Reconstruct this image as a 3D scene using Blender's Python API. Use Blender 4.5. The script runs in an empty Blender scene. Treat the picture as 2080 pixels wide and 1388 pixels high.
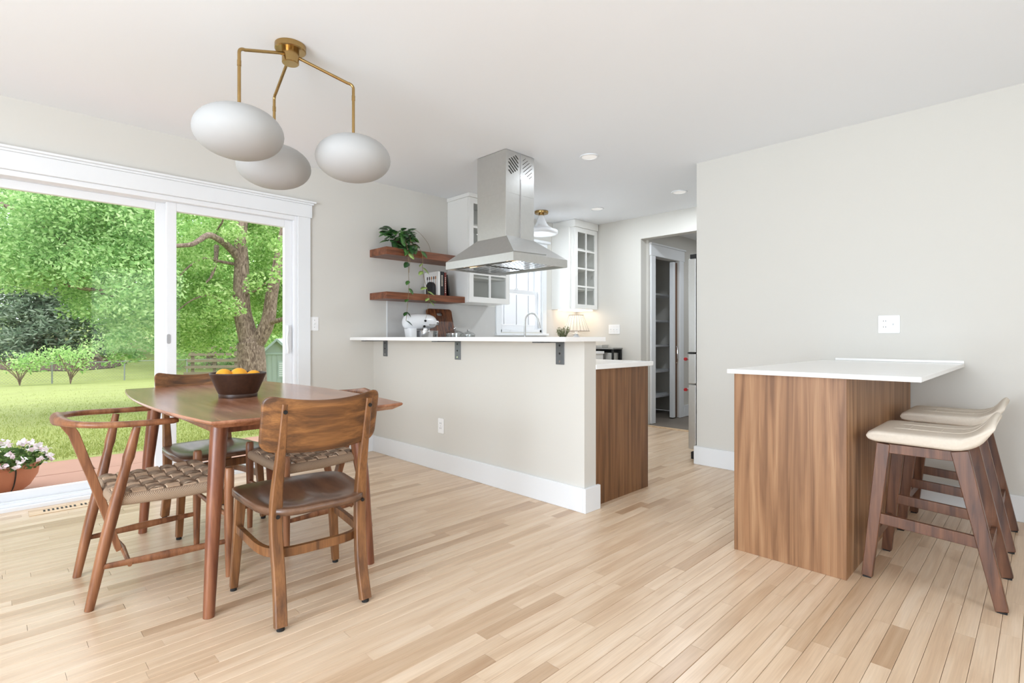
import bpy, bmesh, math, random
import numpy as np
from mathutils import Vector, Matrix
random.seed(7); rng = np.random.default_rng(7)
S = bpy.context.scene
COL = S.collection
PI = math.pi

# ------------------------------------------------------------------ camera
F, CX, HY, TH, EYE = 1072.0, 1040.0, 686.0, math.radians(45.3), 1.055
cd = bpy.data.cameras.new('camera'); cam = bpy.data.objects.new('camera', cd); COL.objects.link(cam)
cam.location = (0, 0, EYE); cam.rotation_euler = (PI/2, 0, TH)
cd.sensor_fit = 'HORIZONTAL'; cd.sensor_width = 36.0; cd.lens = F/2080*36.0
cd.shift_y = -(694-HY)/2080; cd.clip_start = 0.05; cd.clip_end = 400
S.camera = cam

# ------------------------------------------------------------------ world, lights, exposure
W = bpy.data.worlds.new('overcast_sky'); S.world = W; W.use_nodes = True
bg = W.node_tree.nodes['Background']; bg.inputs[0].default_value = (0.88, 0.94, 1.0, 1); bg.inputs[1].default_value = 2.6
S.view_settings.view_transform = 'Standard'; S.view_settings.look = 'None'
S.view_settings.gamma = 1.0; S.view_settings.use_curve_mapping = False
S.view_settings.exposure = 0.22
S.cycles.use_denoising = True
S.cycles.use_adaptive_sampling = True; S.cycles.adaptive_threshold = 0.03
S.cycles.max_bounces = 8; S.cycles.diffuse_bounces = 5; S.cycles.glossy_bounces = 3; S.cycles.transparent_max_bounces = 16

def area_light(name, loc, rot, sx, sy, power, col):
    l = bpy.data.lights.new(name, 'AREA'); l.shape = 'RECTANGLE'; l.size = sx; l.size_y = sy
    l.energy = power; l.color = col
    o = bpy.data.objects.new(name, l); COL.objects.link(o); o.location = loc; o.rotation_euler = rot
    return o
# daylight arriving through the windows of the two walls behind the camera
COOL = (0.77, 0.88, 1.0)
UP = math.radians(13)     # added upward tilt of the window lamps, brightens the ceiling
area_light('daylight_south_window', (-1.05, -2.84, 1.2), (PI/2+UP, 0, 0), 1.7, 1.95, 138, COOL)
area_light('daylight_south_window', (0.85, -2.84, 1.2), (PI/2+UP, 0, 0), 1.1, 1.95, 18, COOL)
area_light('daylight_east_window', (1.70, 1.75, 1.45), (PI/2-math.radians(28), 0, PI/2), 1.2, 1.45, 12, COOL)
# added unseen lamp that brightens the hall, daylight at the sink window
area_light('hall_fill_light', (-2.4, 6.6, 2.38), (0, 0, 0), .4, .4, 7, (.9, .95, 1.0))
area_light('daylight_sink_window', (-4.66, 4.525, 1.62), (PI/2, 0, -PI/2), .6, .9, 7, COOL)

# ------------------------------------------------------------------ helpers
_fw = Vector((-math.sin(TH), math.cos(TH), 0)); _rt = Vector((math.cos(TH), math.sin(TH), 0))
def at(u, v, d):
    return Vector((0, 0, EYE)) + (_fw + _rt*((u-CX)/F) + Vector((0, 0, (HY-v)/F)))*d
def ground(x): return -0.12 - 0.04*max(0.0, min(-x, 36.0)-6.6) + 0.08*max(0.0, -x-36.0)

class MB:
    def __init__(s): s.v = []; s.f = []
    def box(s, x0, x1, y0, y1, z0, z1):
        b = len(s.v)
        s.v += [(x0,y0,z0),(x1,y0,z0),(x1,y1,z0),(x0,y1,z0),(x0,y0,z1),(x1,y0,z1),(x1,y1,z1),(x0,y1,z1)]
        for q in ((3,2,1,0),(4,5,6,7),(0,1,5,4),(1,2,6,5),(2,3,7,6),(3,0,4,7)): s.f.append(tuple(b+i for i in q))
        return s
    def ring(s, pts):
        b = len(s.v); s.v += [tuple(p) for p in pts]; return list(range(b, b+len(pts)))
    def bridge(s, r0, r1):
        n = len(r0)
        for i in range(n): s.f.append((r0[i], r0[(i+1) % n], r1[(i+1) % n], r1[i]))
    def loft(s, rings, caps=True):
        ids = [s.ring(r) for r in rings]
        for a, b in zip(ids, ids[1:]): s.bridge(a, b)
        if caps: s.f.append(tuple(reversed(ids[0]))); s.f.append(tuple(ids[-1]))
        return s
    def sweep(s, path, sec, up=(0,0,1), caps=True):
        """sec(i, t) -> list of 2-D section points (side, up)"""
        P = [Vector(p) for p in path]; n = len(P); rings = []
        up = Vector(up); prev = None
        for i, p in enumerate(P):
            t = (P[min(i+1, n-1)]-P[max(i-1, 0)]).normalized()
            ref = prev if prev is not None else up
            side = t.cross(ref)
            if side.length < 1e-4: side = t.cross(Vector((1, 0, 0)) if abs(t.x) < .9 else Vector((0, 1, 0)))
            side.normalize(); u2 = side.cross(t).normalized(); prev = u2
            rings.append([p+side*a+u2*b for a, b in sec(i, i/max(1, n-1))])
        return s.loft(rings, caps)
    def tube(s, path, r, n=10, up=(0,0,1), caps=True):
        rr = r if callable(r) else (lambda t: r)
        def sec(i, t):
            q = rr(t); a, b = (q if isinstance(q, tuple) else (q, q))
            return [(a*math.cos(2*PI*k/n), b*math.sin(2*PI*k/n)) for k in range(n)]
        return s.sweep(path, sec, up, caps)
    def bar(s, p0, p1, w, h, w1=None, h1=None, up=(0,0,1)):
        w1 = w if w1 is None else w1; h1 = h if h1 is None else h1
        def sec(i, t):
            a = (w+(w1-w)*t)/2; b = (h+(h1-h)*t)/2
            return [(-a,-b),(a,-b),(a,b),(-a,b)]
        return s.sweep([p0, p1], sec, up)
    def lathe(s, prof, n=32, c=(0,0,0), caps=False):
        c = Vector(c)
        rings = [[(c.x+r*math.cos(2*PI*k/n), c.y+r*math.sin(2*PI*k/n), c.z+z) for k in range(n)] for r, z in prof]
        return s.loft(rings, caps)
    def prism(s, poly, fn0, fn1):
        return s.loft([[fn0(*p) for p in poly], [fn1(*p) for p in poly]])
    def blob(s, outline, m, rings=(1.0, .93, .8, .6, .4, .2)):
        """closed pillow: outline 2-D points about (0,0); m(u, v, k, r) -> 3-D; k=+1 top / -1 bottom, r = ring scale"""
        n = len(outline)
        top = [s.ring([m(u*r, v*r, 1, r) for u, v in outline]) for r in rings]
        bot = [s.ring([m(u*r, v*r, -1, r) for u, v in outline]) for r in rings]
        for a, b in zip(top, top[1:]): s.bridge(a, b)
        for a, b in zip(bot, bot[1:]): s.bridge(b, a)
        s.bridge(bot[0], top[0])
        ct = s.ring([m(0, 0, 1, 0)])[0]; cb = s.ring([m(0, 0, -1, 0)])[0]
        for i in range(n):
            j = (i+1) % n
            s.f.append((top[-1][i], top[-1][j], ct)); s.f.append((bot[-1][j], bot[-1][i], cb))
        return s
    def build(s, name, mat, parent=None, smooth=False, bevel=0.0, seg=2, kind=None):
        me = bpy.data.meshes.new(name); me.from_pydata([tuple(v) for v in s.v], [], s.f); me.update()
        bm = bmesh.new(); bm.from_mesh(me); bmesh.ops.recalc_face_normals(bm, faces=bm.faces); bm.to_mesh(me); bm.free()
        o = bpy.data.objects.new(name, me); COL.objects.link(o)
        if mat: me.materials.append(mat)
        if parent: o.parent = parent
        if smooth:
            me.polygons.foreach_set('use_smooth', [True]*len(me.polygons))
            if smooth != 'all':
                try: me.set_sharp_from_angle(angle=math.radians(38))
                except Exception: pass
        if bevel:
            m = o.modifiers.new('bevel', 'BEVEL'); m.width = bevel; m.segments = seg; m.limit_method = 'ANGLE'; m.angle_limit = math.radians(40)
            if not smooth:
                me.polygons.foreach_set('use_smooth', [True]*len(me.polygons))
                try: me.set_sharp_from_angle(angle=math.radians(50))
                except Exception: pass
                m.harden_normals = True
        if kind: o['kind'] = kind
        return o
def BOX(name, b, mat, parent=None, bevel=0.0, kind=None): return MB().box(*b).build(name, mat, parent, bevel=bevel, kind=kind)
def thing(name, label, cat, loc=(0,0,0), rotz=0.0, group=None):
    o = bpy.data.objects.new(name, None); COL.objects.link(o); o.empty_display_size = .05
    o.location = loc; o.rotation_euler = (0, 0, rotz); o['label'] = label; o['category'] = cat
    if group: o['group'] = group
    return o
def tag(o, label, cat, group=None):
    o['label'] = label; o['category'] = cat
    if group: o['group'] = group
    return o
def struct(name, label=None, cat=None):
    o = bpy.data.objects.new(name, None); COL.objects.link(o); o['kind'] = 'structure'
    if label: o['label'] = label
    if cat: o['category'] = cat
    return o
def copy_tree(o, parent=None):
    c = o.copy(); COL.objects.link(c); c.parent = parent
    for ch in list(o.children): copy_tree(ch, c)
    return c
def share(o, parent, loc=(0,0,0), rot=(0,0,0), scale=(1,1,1)):
    c = o.copy(); COL.objects.link(c); c.parent = parent; c.location = loc; c.rotation_euler = rot; c.scale = scale; return c
def rrect(a, b, r, n=5):
    pts = []
    for cx, cy, a0 in ((a-r, b-r, 0), (-a+r, b-r, 90), (-a+r, -b+r, 180), (a-r, -b+r, 270)):
        for k in range(n+1):
            t = math.radians(a0+90*k/n); pts.append((cx+r*math.cos(t), cy+r*math.sin(t)))
    return pts
def densify(pts, m):
    out = []
    for (a, b), (c, d) in zip(pts, pts[1:]+pts[:1]):
        k = max(1, int(math.hypot(c-a, d-b)/m))
        out += [(a+(c-a)*i/k, b+(d-b)*i/k) for i in range(k)]
    return out
def bez(p0, p1, p2, p3, n=12):
    p0, p1, p2, p3 = map(Vector, (p0, p1, p2, p3))
    return [p0*(1-t)**3+p1*3*t*(1-t)**2+p2*3*t*t*(1-t)+p3*t**3 for t in [i/n for i in range(n+1)]]
def spline(pts, n=8):
    P = [Vector(p) for p in pts]; P = [P[0]*2-P[1]]+P+[P[-1]*2-P[-2]]; out = []
    for i in range(1, len(P)-2):
        a, b, c, d = P[i-1:i+3]
        for k in range(n):
            t = k/n
            out.append(.5*((2*b)+(c-a)*t+(2*a-5*b+4*c-d)*t*t+(3*b-a-3*c+d)*t**3))
    out.append(P[-2]); return out

# ------------------------------------------------------------------ materials
def srgb(r, g, b):
    f = lambda c: (c/255/12.92) if c/255 <= .04045 else ((c/255+.055)/1.055)**2.4
    return (f(r), f(g), f(b), 1)
MATS = {}
def pm(name, col, rough=.5, metal=0.0, spec=.5, noise=0.0, nscale=8.0, bump=0.0, bscale=60.0, coat=0.0, emit=None, estr=0.0, sub=0.0):
    m = bpy.data.materials.new(name); m.use_nodes = True; nt = m.node_tree; N = nt.nodes; L = nt.links; b = N['Principled BSDF']
    b.inputs['Base Color'].default_value = col; b.inputs['Roughness'].default_value = rough; b.inputs['Metallic'].default_value = metal
    b.inputs['Specular IOR Level'].default_value = spec; b.inputs['Coat Weight'].default_value = coat; b.inputs['Coat Roughness'].default_value = .15
    tc = N.new('ShaderNodeTexCoord')
    if noise:
        n = N.new('ShaderNodeTexNoise'); n.inputs['Scale'].default_value = nscale; n.inputs['Detail'].default_value = 6
        L.new(tc.outputs['Object'], n.inputs['Vector'])
        mx = N.new('ShaderNodeMix'); mx.data_type = 'RGBA'; mx.inputs[6].default_value = tuple(c*(1-noise) for c in col[:3])+(1,)
        mx.inputs[7].default_value = tuple(min(1, c*(1+noise)) for c in col[:3])+(1,)
        L.new(n.outputs['Fac'], mx.inputs[0]); L.new(mx.outputs[2], b.inputs['Base Color'])
    if bump:
        n = N.new('ShaderNodeTexNoise'); n.inputs['Scale'].default_value = bscale; n.inputs['Detail'].default_value = 4
        L.new(tc.outputs['Object'], n.inputs['Vector'])
        bp = N.new('ShaderNodeBump'); bp.inputs['Strength'].default_value = bump; bp.inputs['Distance'].default_value = .004
        L.new(n.outputs['Fac'], bp.inputs['Height']); L.new(bp.outputs[0], b.inputs['Normal'])
    if emit: b.inputs['Emission Color'].default_value = emit; b.inputs['Emission Strength'].default_value = estr
    if sub: b.inputs['Subsurface Weight'].default_value = sub
    MATS[name] = m; return m
def ramp(N, stops):
    r = N.new('ShaderNodeValToRGB'); e = r.color_ramp.elements
    while len(e) < len(stops): e.new(.5)
    for k, (p, c) in zip(e, stops): k.position = p; k.color = c
    return r
def wood(name, dark, mid, light, axis='Z', scale=3.0, stretch=14.0, rough=.4, coat=0.0, world=False, tone=None, var=.5, seed=0.0, bump=.06, cath=.6):
    m = bpy.data.materials.new(name); m.use_nodes = True; nt = m.node_tree; N = nt.nodes; L = nt.links; b = N['Principled BSDF']
    if world: src = N.new('ShaderNodeNewGeometry').outputs['Position']
    else: src = N.new('ShaderNodeTexCoord').outputs['Object']
    if tone:
        if tone == 'obj':
            oi = N.new('ShaderNodeObjectInfo'); sp = N.new('ShaderNodeSeparateColor'); L.new(oi.outputs['Color'], sp.inputs[0]); tv = sp.outputs[0]
        else:
            an = N.new('ShaderNodeAttribute'); an.attribute_name = tone; tv = an.outputs['Fac']
        ml = N.new('ShaderNodeMath'); ml.operation = 'MULTIPLY'; ml.inputs[1].default_value = 37.7; L.new(tv, ml.inputs[0])
        cb = N.new('ShaderNodeCombineXYZ')
        for k in range(3): L.new(ml.outputs[0], cb.inputs[k])
        ad = N.new('ShaderNodeVectorMath'); ad.operation = 'ADD'; L.new(src, ad.inputs[0]); L.new(cb.outputs[0], ad.inputs[1]); src = ad.outputs[0]
    mp = N.new('ShaderNodeMapping'); L.new(src, mp.inputs[0])
    sc = [stretch]*3; sc['XYZ'.index(axis)] = 1.0; mp.inputs['Scale'].default_value = sc; mp.inputs['Location'].default_value = (seed, seed*1.7, seed*.6)
    n1 = N.new('ShaderNodeTexNoise'); n1.inputs['Scale'].default_value = scale; n1.inputs['Detail'].default_value = 5; n1.inputs['Distortion'].default_value = cath
    L.new(mp.outputs[0], n1.inputs['Vector'])
    mp2 = N.new('ShaderNodeMapping'); L.new(src, mp2.inputs[0]); sc2 = [stretch*9]*3; sc2['XYZ'.index(axis)] = 2.5; mp2.inputs['Scale'].default_value = sc2
    n2 = N.new('ShaderNodeTexNoise'); n2.inputs['Scale'].default_value = scale; n2.inputs['Detail'].default_value = 3; L.new(mp2.outputs[0], n2.inputs['Vector'])
    r1 = ramp(N, [(.32, dark), (.5, mid), (.68, light)]); L.new(n1.outputs['Fac'], r1.inputs[0])
    r2 = ramp(N, [(.35, (.62, .6, .58, 1)), (.6, (1, 1, 1, 1))]); L.new(n2.outputs['Fac'], r2.inputs[0])
    mu = N.new('ShaderNodeMix'); mu.data_type = 'RGBA'; mu.blend_type = 'MULTIPLY'; mu.inputs[0].default_value = var
    L.new(r1.outputs[0], mu.inputs[6]); L.new(r2.outputs[0], mu.inputs[7]); out = mu.outputs[2]
    if tone:
        rt = ramp(N, [(0, (.70, .62, .55, 1)), (.07, (.80, .74, .68, 1)), (.16, (.92, .89, .86, 1)), (1, (1.0, 1.0, 1.0, 1))]); L.new(tv, rt.inputs[0])
        m3 = N.new('ShaderNodeMix'); m3.data_type = 'RGBA'; m3.blend_type = 'MULTIPLY'; m3.inputs[0].default_value = 1
        L.new(out, m3.inputs[6]); L.new(rt.outputs[0], m3.inputs[7]); out = m3.outputs[2]
    L.new(out, b.inputs['Base Color']); b.inputs['Roughness'].default_value = rough; b.inputs['Coat Weight'].default_value = coat; b.inputs['Coat Roughness'].default_value = .2
    bp = N.new('ShaderNodeBump'); bp.inputs['Strength'].default_value = bump; bp.inputs['Distance'].default_value = .002
    L.new(n2.outputs['Fac'], bp.inputs['Height']); L.new(bp.outputs[0], b.inputs['Normal'])
    MATS[name] = m; return m
def glass(name, tint=(1,1,1,1), refl=.06, rough=.0):
    m = bpy.data.materials.new(name); m.use_nodes = True; nt = m.node_tree; N = nt.nodes; L = nt.links
    N.remove(N['Principled BSDF']); t = N.new('ShaderNodeBsdfTransparent'); t.inputs[0].default_value = tint
    g = N.new('ShaderNodeBsdfGlossy'); g.inputs['Roughness'].default_value = rough
    fr = N.new('ShaderNodeLayerWeight'); fr.inputs[0].default_value = .5
    pw = N.new('ShaderNodeMath'); pw.operation = 'POWER'; pw.inputs[1].default_value = 5; L.new(fr.outputs['Facing'], pw.inputs[0])
    ml = N.new('ShaderNodeMath'); ml.operation = 'MULTIPLY_ADD'; ml.inputs[1].default_value = .6; ml.inputs[2].default_value = refl; ml.use_clamp = True; L.new(pw.outputs[0], ml.inputs[0])
    mx = N.new('ShaderNodeMixShader'); L.new(ml.outputs[0], mx.inputs[0]); L.new(t.outputs[0], mx.inputs[1]); L.new(g.outputs[0], mx.inputs[2])
    L.new(mx.outputs[0], N['Material Output'].inputs[0]); MATS[name] = m; return m
def leafmat(name, c0, c1, c2, trans=.35):
    m = bpy.data.materials.new(name); m.use_nodes = True; nt = m.node_tree; N = nt.nodes; L = nt.links
    N.remove(N['Principled BSDF']); a = N.new('ShaderNodeAttribute'); a.attribute_name = 'tone'
    r = ramp(N, [(0, c0), (.5, c1), (1, c2)]); L.new(a.outputs['Fac'], r.inputs[0])
    d = N.new('ShaderNodeBsdfDiffuse'); t = N.new('ShaderNodeBsdfTranslucent'); L.new(r.outputs[0], d.inputs[0]); L.new(r.outputs[0], t.inputs[0])
    mx = N.new('ShaderNodeMixShader'); mx.inputs[0].default_value = trans; L.new(d.outputs[0], mx.inputs[1]); L.new(t.outputs[0], mx.inputs[2])
    L.new(mx.outputs[0], N['Material Output'].inputs[0]); MATS[name] = m; return m

M_wall = pm('wall_paint', srgb(216, 213, 206), .75, bump=.05, bscale=180)
M_ceil = pm('ceiling_paint', srgb(242, 244, 247), .85)
M_white = pm('white_trim_paint', srgb(236, 238, 240), .4)
M_vinyl = pm('white_vinyl', srgb(238, 239, 241), .35)
M_cab = pm('cabinet_paint', srgb(240, 239, 235), .45)
M_quartz = pm('white_quartz', srgb(246, 245, 243), .22, noise=.015, nscale=14)
M_brass = pm('aged_brass', srgb(176, 146, 96), .25, 1.0, noise=.15, nscale=30)
M_opal = pm('opal_glass', srgb(184, 184, 183), .6, spec=.2)
M_steel = pm('brushed_steel', srgb(206, 206, 204), .42, 1.0, noise=.05, nscale=40)
M_steeld = pm('grey_steel', srgb(150, 150, 148), .4, 1.0)
M_bracket = pm('raw_steel_bracket', srgb(118, 121, 124), .45, .8, noise=.15, nscale=25)
M_black = pm('black_iron', srgb(22, 22, 23), .5)
M_dark = pm('dark_recess', srgb(30, 30, 24), .8)
M_rubber = pm('black_rubber', srgb(24, 23, 23), .7)
M_nickel = pm('chrome', srgb(215, 215, 218), .12, 1.0)
M_splash = pm('grey_backsplash', srgb(205, 203, 200), .25, noise=.05, nscale=5)
M_linen = pm('cream_linen', srgb(216, 205, 190), .95, noise=.06, nscale=120, bump=.25, bscale=350)
M_rope = None
M_terr = pm('terracotta', srgb(196, 132, 98), .85, noise=.12, nscale=10)
M_bowl = pm('dark_turned_wood', srgb(58, 36, 24), .45, noise=.6, nscale=60)
M_orange = pm('orange_peel', srgb(240, 170, 40), .5, noise=.08, nscale=40, bump=.15, bscale=200)
M_tile = pm('grey_hall_tile', srgb(122, 112, 102), .55, noise=.15, nscale=3)
M_grout = pm('dark_subfloor', srgb(120, 88, 60), .9)
M_red = pm('red_cap', srgb(178, 30, 36), .25, .2)
M_plate = pm('white_switch_plate', srgb(244, 244, 244), .35)
M_enamel = pm('white_enamel', srgb(240, 241, 243), .22, coat=.5)
M_walnut = wood('walnut_panel', srgb(122, 84, 54), srgb(156, 114, 79), srgb(178, 138, 101), 'Z', 1.1, 22, .45, var=.4, cath=.9)
M_walnut2 = wood('walnut_panel_dark', srgb(92, 60, 36), srgb(128, 88, 56), srgb(150, 108, 72), 'Z', 1.1, 24, .45, seed=5.3, var=.45, cath=.7)
M_shelf = wood('walnut_shelf', srgb(92, 50, 28), srgb(128, 74, 46), srgb(150, 94, 62), 'Y', 2.0, 12, .4)
M_table = wood('table_walnut', srgb(140, 90, 64), srgb(168, 114, 84), srgb(188, 134, 102), 'X', 2.0, 12, .22, coat=.22, var=.35)
M_tleg = wood('table_leg_walnut', srgb(104, 58, 38), srgb(132, 80, 54), srgb(150, 98, 68), 'Z', 2.0, 14, .35, var=.4)
M_chair = wood('honey_brown_oak', srgb(94, 60, 34), srgb(128, 84, 48), srgb(150, 102, 60), 'Z', 2.4, 14, .4, coat=.1, var=.5)
M_cback = wood('honey_brown_back', srgb(84, 54, 32), srgb(122, 80, 44), srgb(156, 106, 60), 'X', 2.4, 12, .42, coat=.1, var=.6)
M_cseat = wood('dark_brown_seat', srgb(84, 58, 42), srgb(106, 76, 57), srgb(122, 90, 68), 'Y', 2.0, 7, .34, coat=.15, var=.25)
M_wish = wood('warm_walnut_frame', srgb(108, 66, 42), srgb(144, 94, 62), srgb(166, 114, 78), 'Z', 3.0, 10, .4, var=.4)
M_stool = wood('espresso_walnut', srgb(72, 42, 26), srgb(102, 64, 42), srgb(124, 82, 56), 'Z', 3.0, 12, .4, var=.35)
M_board = wood('acacia_board', srgb(62, 30, 14), srgb(108, 58, 28), srgb(140, 82, 42), 'Z', 4.0, 9, .4)
M_vent = wood('oak_register', srgb(200, 166, 128), srgb(222, 190, 152), srgb(232, 206, 172), 'Y', 3.0, 10, .5)
M_doorw = wood('stained_fir', srgb(70, 46, 28), srgb(104, 70, 44), srgb(126, 88, 58), 'Z', 3.0, 10, .4)
fl = (srgb(214, 185, 155), srgb(226, 200, 171), srgb(233, 210, 184))
M_plank = wood('maple_plank', *fl, 'Y', 2.2, 12, .30, world=True, tone='obj', var=.2, bump=.02)
M_plankf = wood('maple_plank_field', *fl, 'Y', 2.2, 12, .30, world=True, tone='tone', var=.2, bump=.02)
M_bark = wood('tree_bark', srgb(92, 74, 64), srgb(138, 116, 103), srgb(176, 154, 140), 'Z', 6.0, 3, .95, bump=.9, var=.7, cath=2.0)
M_glass = glass('clear_glass', (.985, .995, .99, 1), .008)
M_cglass = glass('cabinet_glass', (.94, .945, .94, 1), .03)
M_ware = glass('glassware', (.86, .88, .88, 1), .22)
M_leafA = leafmat('locust_leaves', srgb(128, 168, 92), srgb(176, 208, 126), srgb(220, 236, 176), .5)
M_leafB = leafmat('shade_tree_leaves', srgb(122, 162, 100), srgb(166, 202, 130), srgb(214, 234, 178), .5)
M_leafC = leafmat('spruce_needles', srgb(92, 112, 90), srgb(130, 148, 122), srgb(176, 186, 166), .25)
M_leafD = leafmat('far_tree_leaves', srgb(134, 172, 108), srgb(178, 212, 136), srgb(222, 240, 180), .5)
M_grass = leafmat('grass_blades', srgb(122, 136, 68), srgb(156, 164, 92), srgb(188, 190, 128), .3)
M_bloom = leafmat('pale_petals', srgb(236, 214, 220), srgb(246, 236, 240), srgb(252, 250, 252), .2)
M_lawn = pm('lawn', srgb(150, 155, 88), .95, noise=.22, nscale=.9)
M_paver = pm('red_paver', srgb(168, 126, 108), .85, noise=.1, nscale=5, bump=.3, bscale=40)
M_siding = pm('white_siding', srgb(214, 216, 220), .6)
M_shed = pm('sage_siding', srgb(164, 174, 170), .8, noise=.06, nscale=6)
M_shedroof = pm('grey_roof_edge', srgb(170, 182, 182), .8)
M_galv = pm('galvanised_wire', srgb(150, 152, 150), .5, .5)
M_oldwood = pm('weathered_wood', srgb(124, 112, 94), .9, noise=.15, nscale=8)
M_mulch = pm('mulch', srgb(96, 70, 62), .95, noise=.3, nscale=6)

# ------------------------------------------------------------------ structure
XA, YH, YR, YB, CE = -4.41, 2.545, 4.20, 5.58, 2.51
X1, Y0 = 1.6, -2.75
# floor : dark sub-floor carrying maple strips
floor = BOX('floor', (XA-.17, X1+.1, Y0-.1, YB+.02, -.10, -.022), M_grout, kind='structure')
PW = .0572
planks = []
x = XA+.006
while x < X1:
    y = Y0-random.random()*.9; ymax = YB+.0 if x < -1.9 else YR+.02
    while y < ymax:
        ln = random.choice((.3, .45, .6, .75, .9, 1.1, 1.4))*random.uniform(.85, 1.15)
        y1 = min(y+ln, ymax)
        planks.append((x, max(y, Y0), y1)); y = y1
    x += PW
def psize(p):
    x0, a, b = p; cx, cy = x0+PW/2, (a+b)/2
    # clip the strip to the frame and estimate its projected area
    tot = 0
    for k in range(6):
        yy = a+(b-a)*(k+.5)/6; d = -cx*math.sin(TH)+yy*math.cos(TH)
        if d < .25: continue
        u = CX+F*(cx*math.cos(TH)+yy*math.sin(TH))/d; v = HY+F*EYE/d
        if 0 < u < 2080 and v < 1388: tot += (b-a)/6/d**3
    if -1.98 > cx and 2.6 < cy < 5.6: tot *= .05
    return tot
planks.sort(key=psize, reverse=True)
G = .0006
def plank_mesh(b, ln):
    c = .0012
    sec = [(G, -.02), (PW-G, -.02), (PW-G, -c), (PW-G-c, 0), (G+c, 0), (G, -c)]
    b.loft([[(a, G, z) for a, z in sec], [(a, ln-G, z) for a, z in sec]])
    return b
unit = None
for p in planks[:300]:
    x0, a, b = p
    if unit is None:
        unit = plank_mesh(MB(), 1.0).build('plank', M_plank, floor); o = unit
    else:
        o = unit.copy(); COL.objects.link(o); o.parent = floor
    o.location = (x0, a, 0); o.scale = (1, b-a, 1); t = random.random(); o.color = (t, t, t, 1)
mb = MB(); tones = []
for x0, a, b in planks[300:]:
    if b-a < .03: continue
    n0 = len(mb.f); q = plank_mesh(MB(), b-a); off = len(mb.v)
    mb.v += [(vx+x0, vy+a, vz) for vx, vy, vz in q.v]; mb.f += [tuple(i+off for i in f) for f in q.f]
    tones += [random.random()]*(len(mb.f)-n0)
pf = mb.build('plank_field', M_plankf, floor, kind='stuff')
at_ = pf.data.attributes.new('tone', 'FLOAT', 'FACE'); at_.data.foreach_set('value', tones)

BOX('ceiling', (XA-.17, X1+.12, Y0-.12, YB+.12, CE, CE+.12), M_ceil, kind='structure')
# left exterior wall with door and sink window openings
DY0, DY1, DZ = -.09, 1.83, 2.07
WY0, WY1, WZ0, WZ1 = 4.17, 4.88, 1.12, 2.12
mb = MB(); xo = XA-.17
for b in ((Y0, DY0, 0, CE), (DY0, DY1, DZ, CE), (DY1, WY0, 0, CE), (WY0, WY1, 0, WZ0), (WY0, WY1, WZ1, CE), (WY1, YB, 0, CE)):
    mb.box(xo, XA, b[0], b[1], b[2], b[3])
mb.build('wall_left', M_wall, kind='structure')
# kitchen back wall with doorway
OX0, OX1, OZ = -3.43, -2.50, 2.245
mb = MB()
mb.box(XA-.17, OX0, YB, YB+.12, 0, CE); mb.box(OX0, OX1, YB, YB+.12, OZ, CE); mb.box(OX1, -1.3, YB, YB+.12, 0, CE)
mb.build('wall_back', M_wall, kind='structure')
BOX('wall_right', (-2.05, X1, YR, YR+.12, 0, CE), M_wall, kind='structure')
BOX('wall_kitchen_end', (-1.42, -1.30, YR+.12, YB, 0, CE), M_wall, kind='structure')
BOX('wall_half', (XA, -1.952, YH, YH+.115, 0, 1.030), M_wall, kind='structure')
# walls behind the camera with window openings
mb = MB()
for b in ((XA-.17, -1.9, 0, CE), (-1.9, -.2, 0, .2), (-1.9, -.2, 2.2, CE), (-.2, .3, 0, CE), (.3, 1.4, 0, .2), (.3, 1.4, 2.2, CE), (1.4, X1+.12, 0, CE)):
    mb.box(b[0], b[1], Y0-.12, Y0, b[2], b[3])
mb.build('wall_front', M_wall, kind='structure')
mb = MB()
for b in ((Y0, 1.15, 0, CE), (1.15, 2.35, 0, .7), (1.15, 2.35, 2.2, CE), (2.35, YR+.12, 0, CE)):
    mb.box(X1, X1+.12, b[0], b[1], b[2], b[3])
mb.build('wall_east', M_wall, kind='structure')
# baseboards
BH = .148
BOX('baseboard_half_wall', (XA+.018, -1.952, YH-.018, YH, 0, BH), M_white, bevel=.003, kind='structure')
BOX('baseboard_half_wall_end', (-1.952, -1.93, YH-.018, YH+.135, 0, BH), M_white, bevel=.003, kind='structure')
mb = MB().box(XA, XA+.018, DY1+.112, YH, 0, BH); mb.box(XA, XA+.018, Y0, DY0-.112, 0, BH)
mb.build('baseboard_left', M_white, bevel=.003, kind='structure')
BOX('baseboard_right', (-2.068, -1.10, YR-.018, YR, 0, BH), M_white, bevel=.003, kind='structure')
BOX('baseboard_right_corner', (-.60, X1, YR-.018, YR, 0, BH), M_white, bevel=.003, kind='structure')
BOX('baseboard_right_end', (-2.068, -2.05, YR, YR+.125, 0, BH), M_white, bevel=.003, kind='structure')
# hall beyond the doorway
BOX('floor_hall', (-4.4, -1.0, YB+.02, 8.2, -.05, -.004), M_tile, kind='structure')
BOX('trim_1', (OX0, OX1, YB-.02, YB+.05, -.01, .006), M_vent, bevel=.002, kind='structure')
BOX('ceiling_hall', (-4.4, -1.0, YB+.12, 8.2, 2.40, 2.5), M_ceil, kind='structure')
HX = -3.40; CY0, CY1, CZ = 5.84, 6.46, 2.06
mb = MB(); mb.box(HX-.1, HX, YB+.12, CY0, 0, 2.4); mb.box(HX-.1, HX, CY0, CY1, CZ, 2.4); mb.box(HX-.1, HX, CY1, 8.2, 0, 2.4)
mb.build('wall_hall_closet', M_wall, kind='structure')
BOX('wall_hall_far', (-4.4, -1.0, 8.1, 8.2, 0, 2.4), M_wall, kind='structure')
BOX('wall_hall_right', (-1.1, -1.0, YB+.12, 8.1, 0, 2.4), M_wall, kind='structure')
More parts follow.
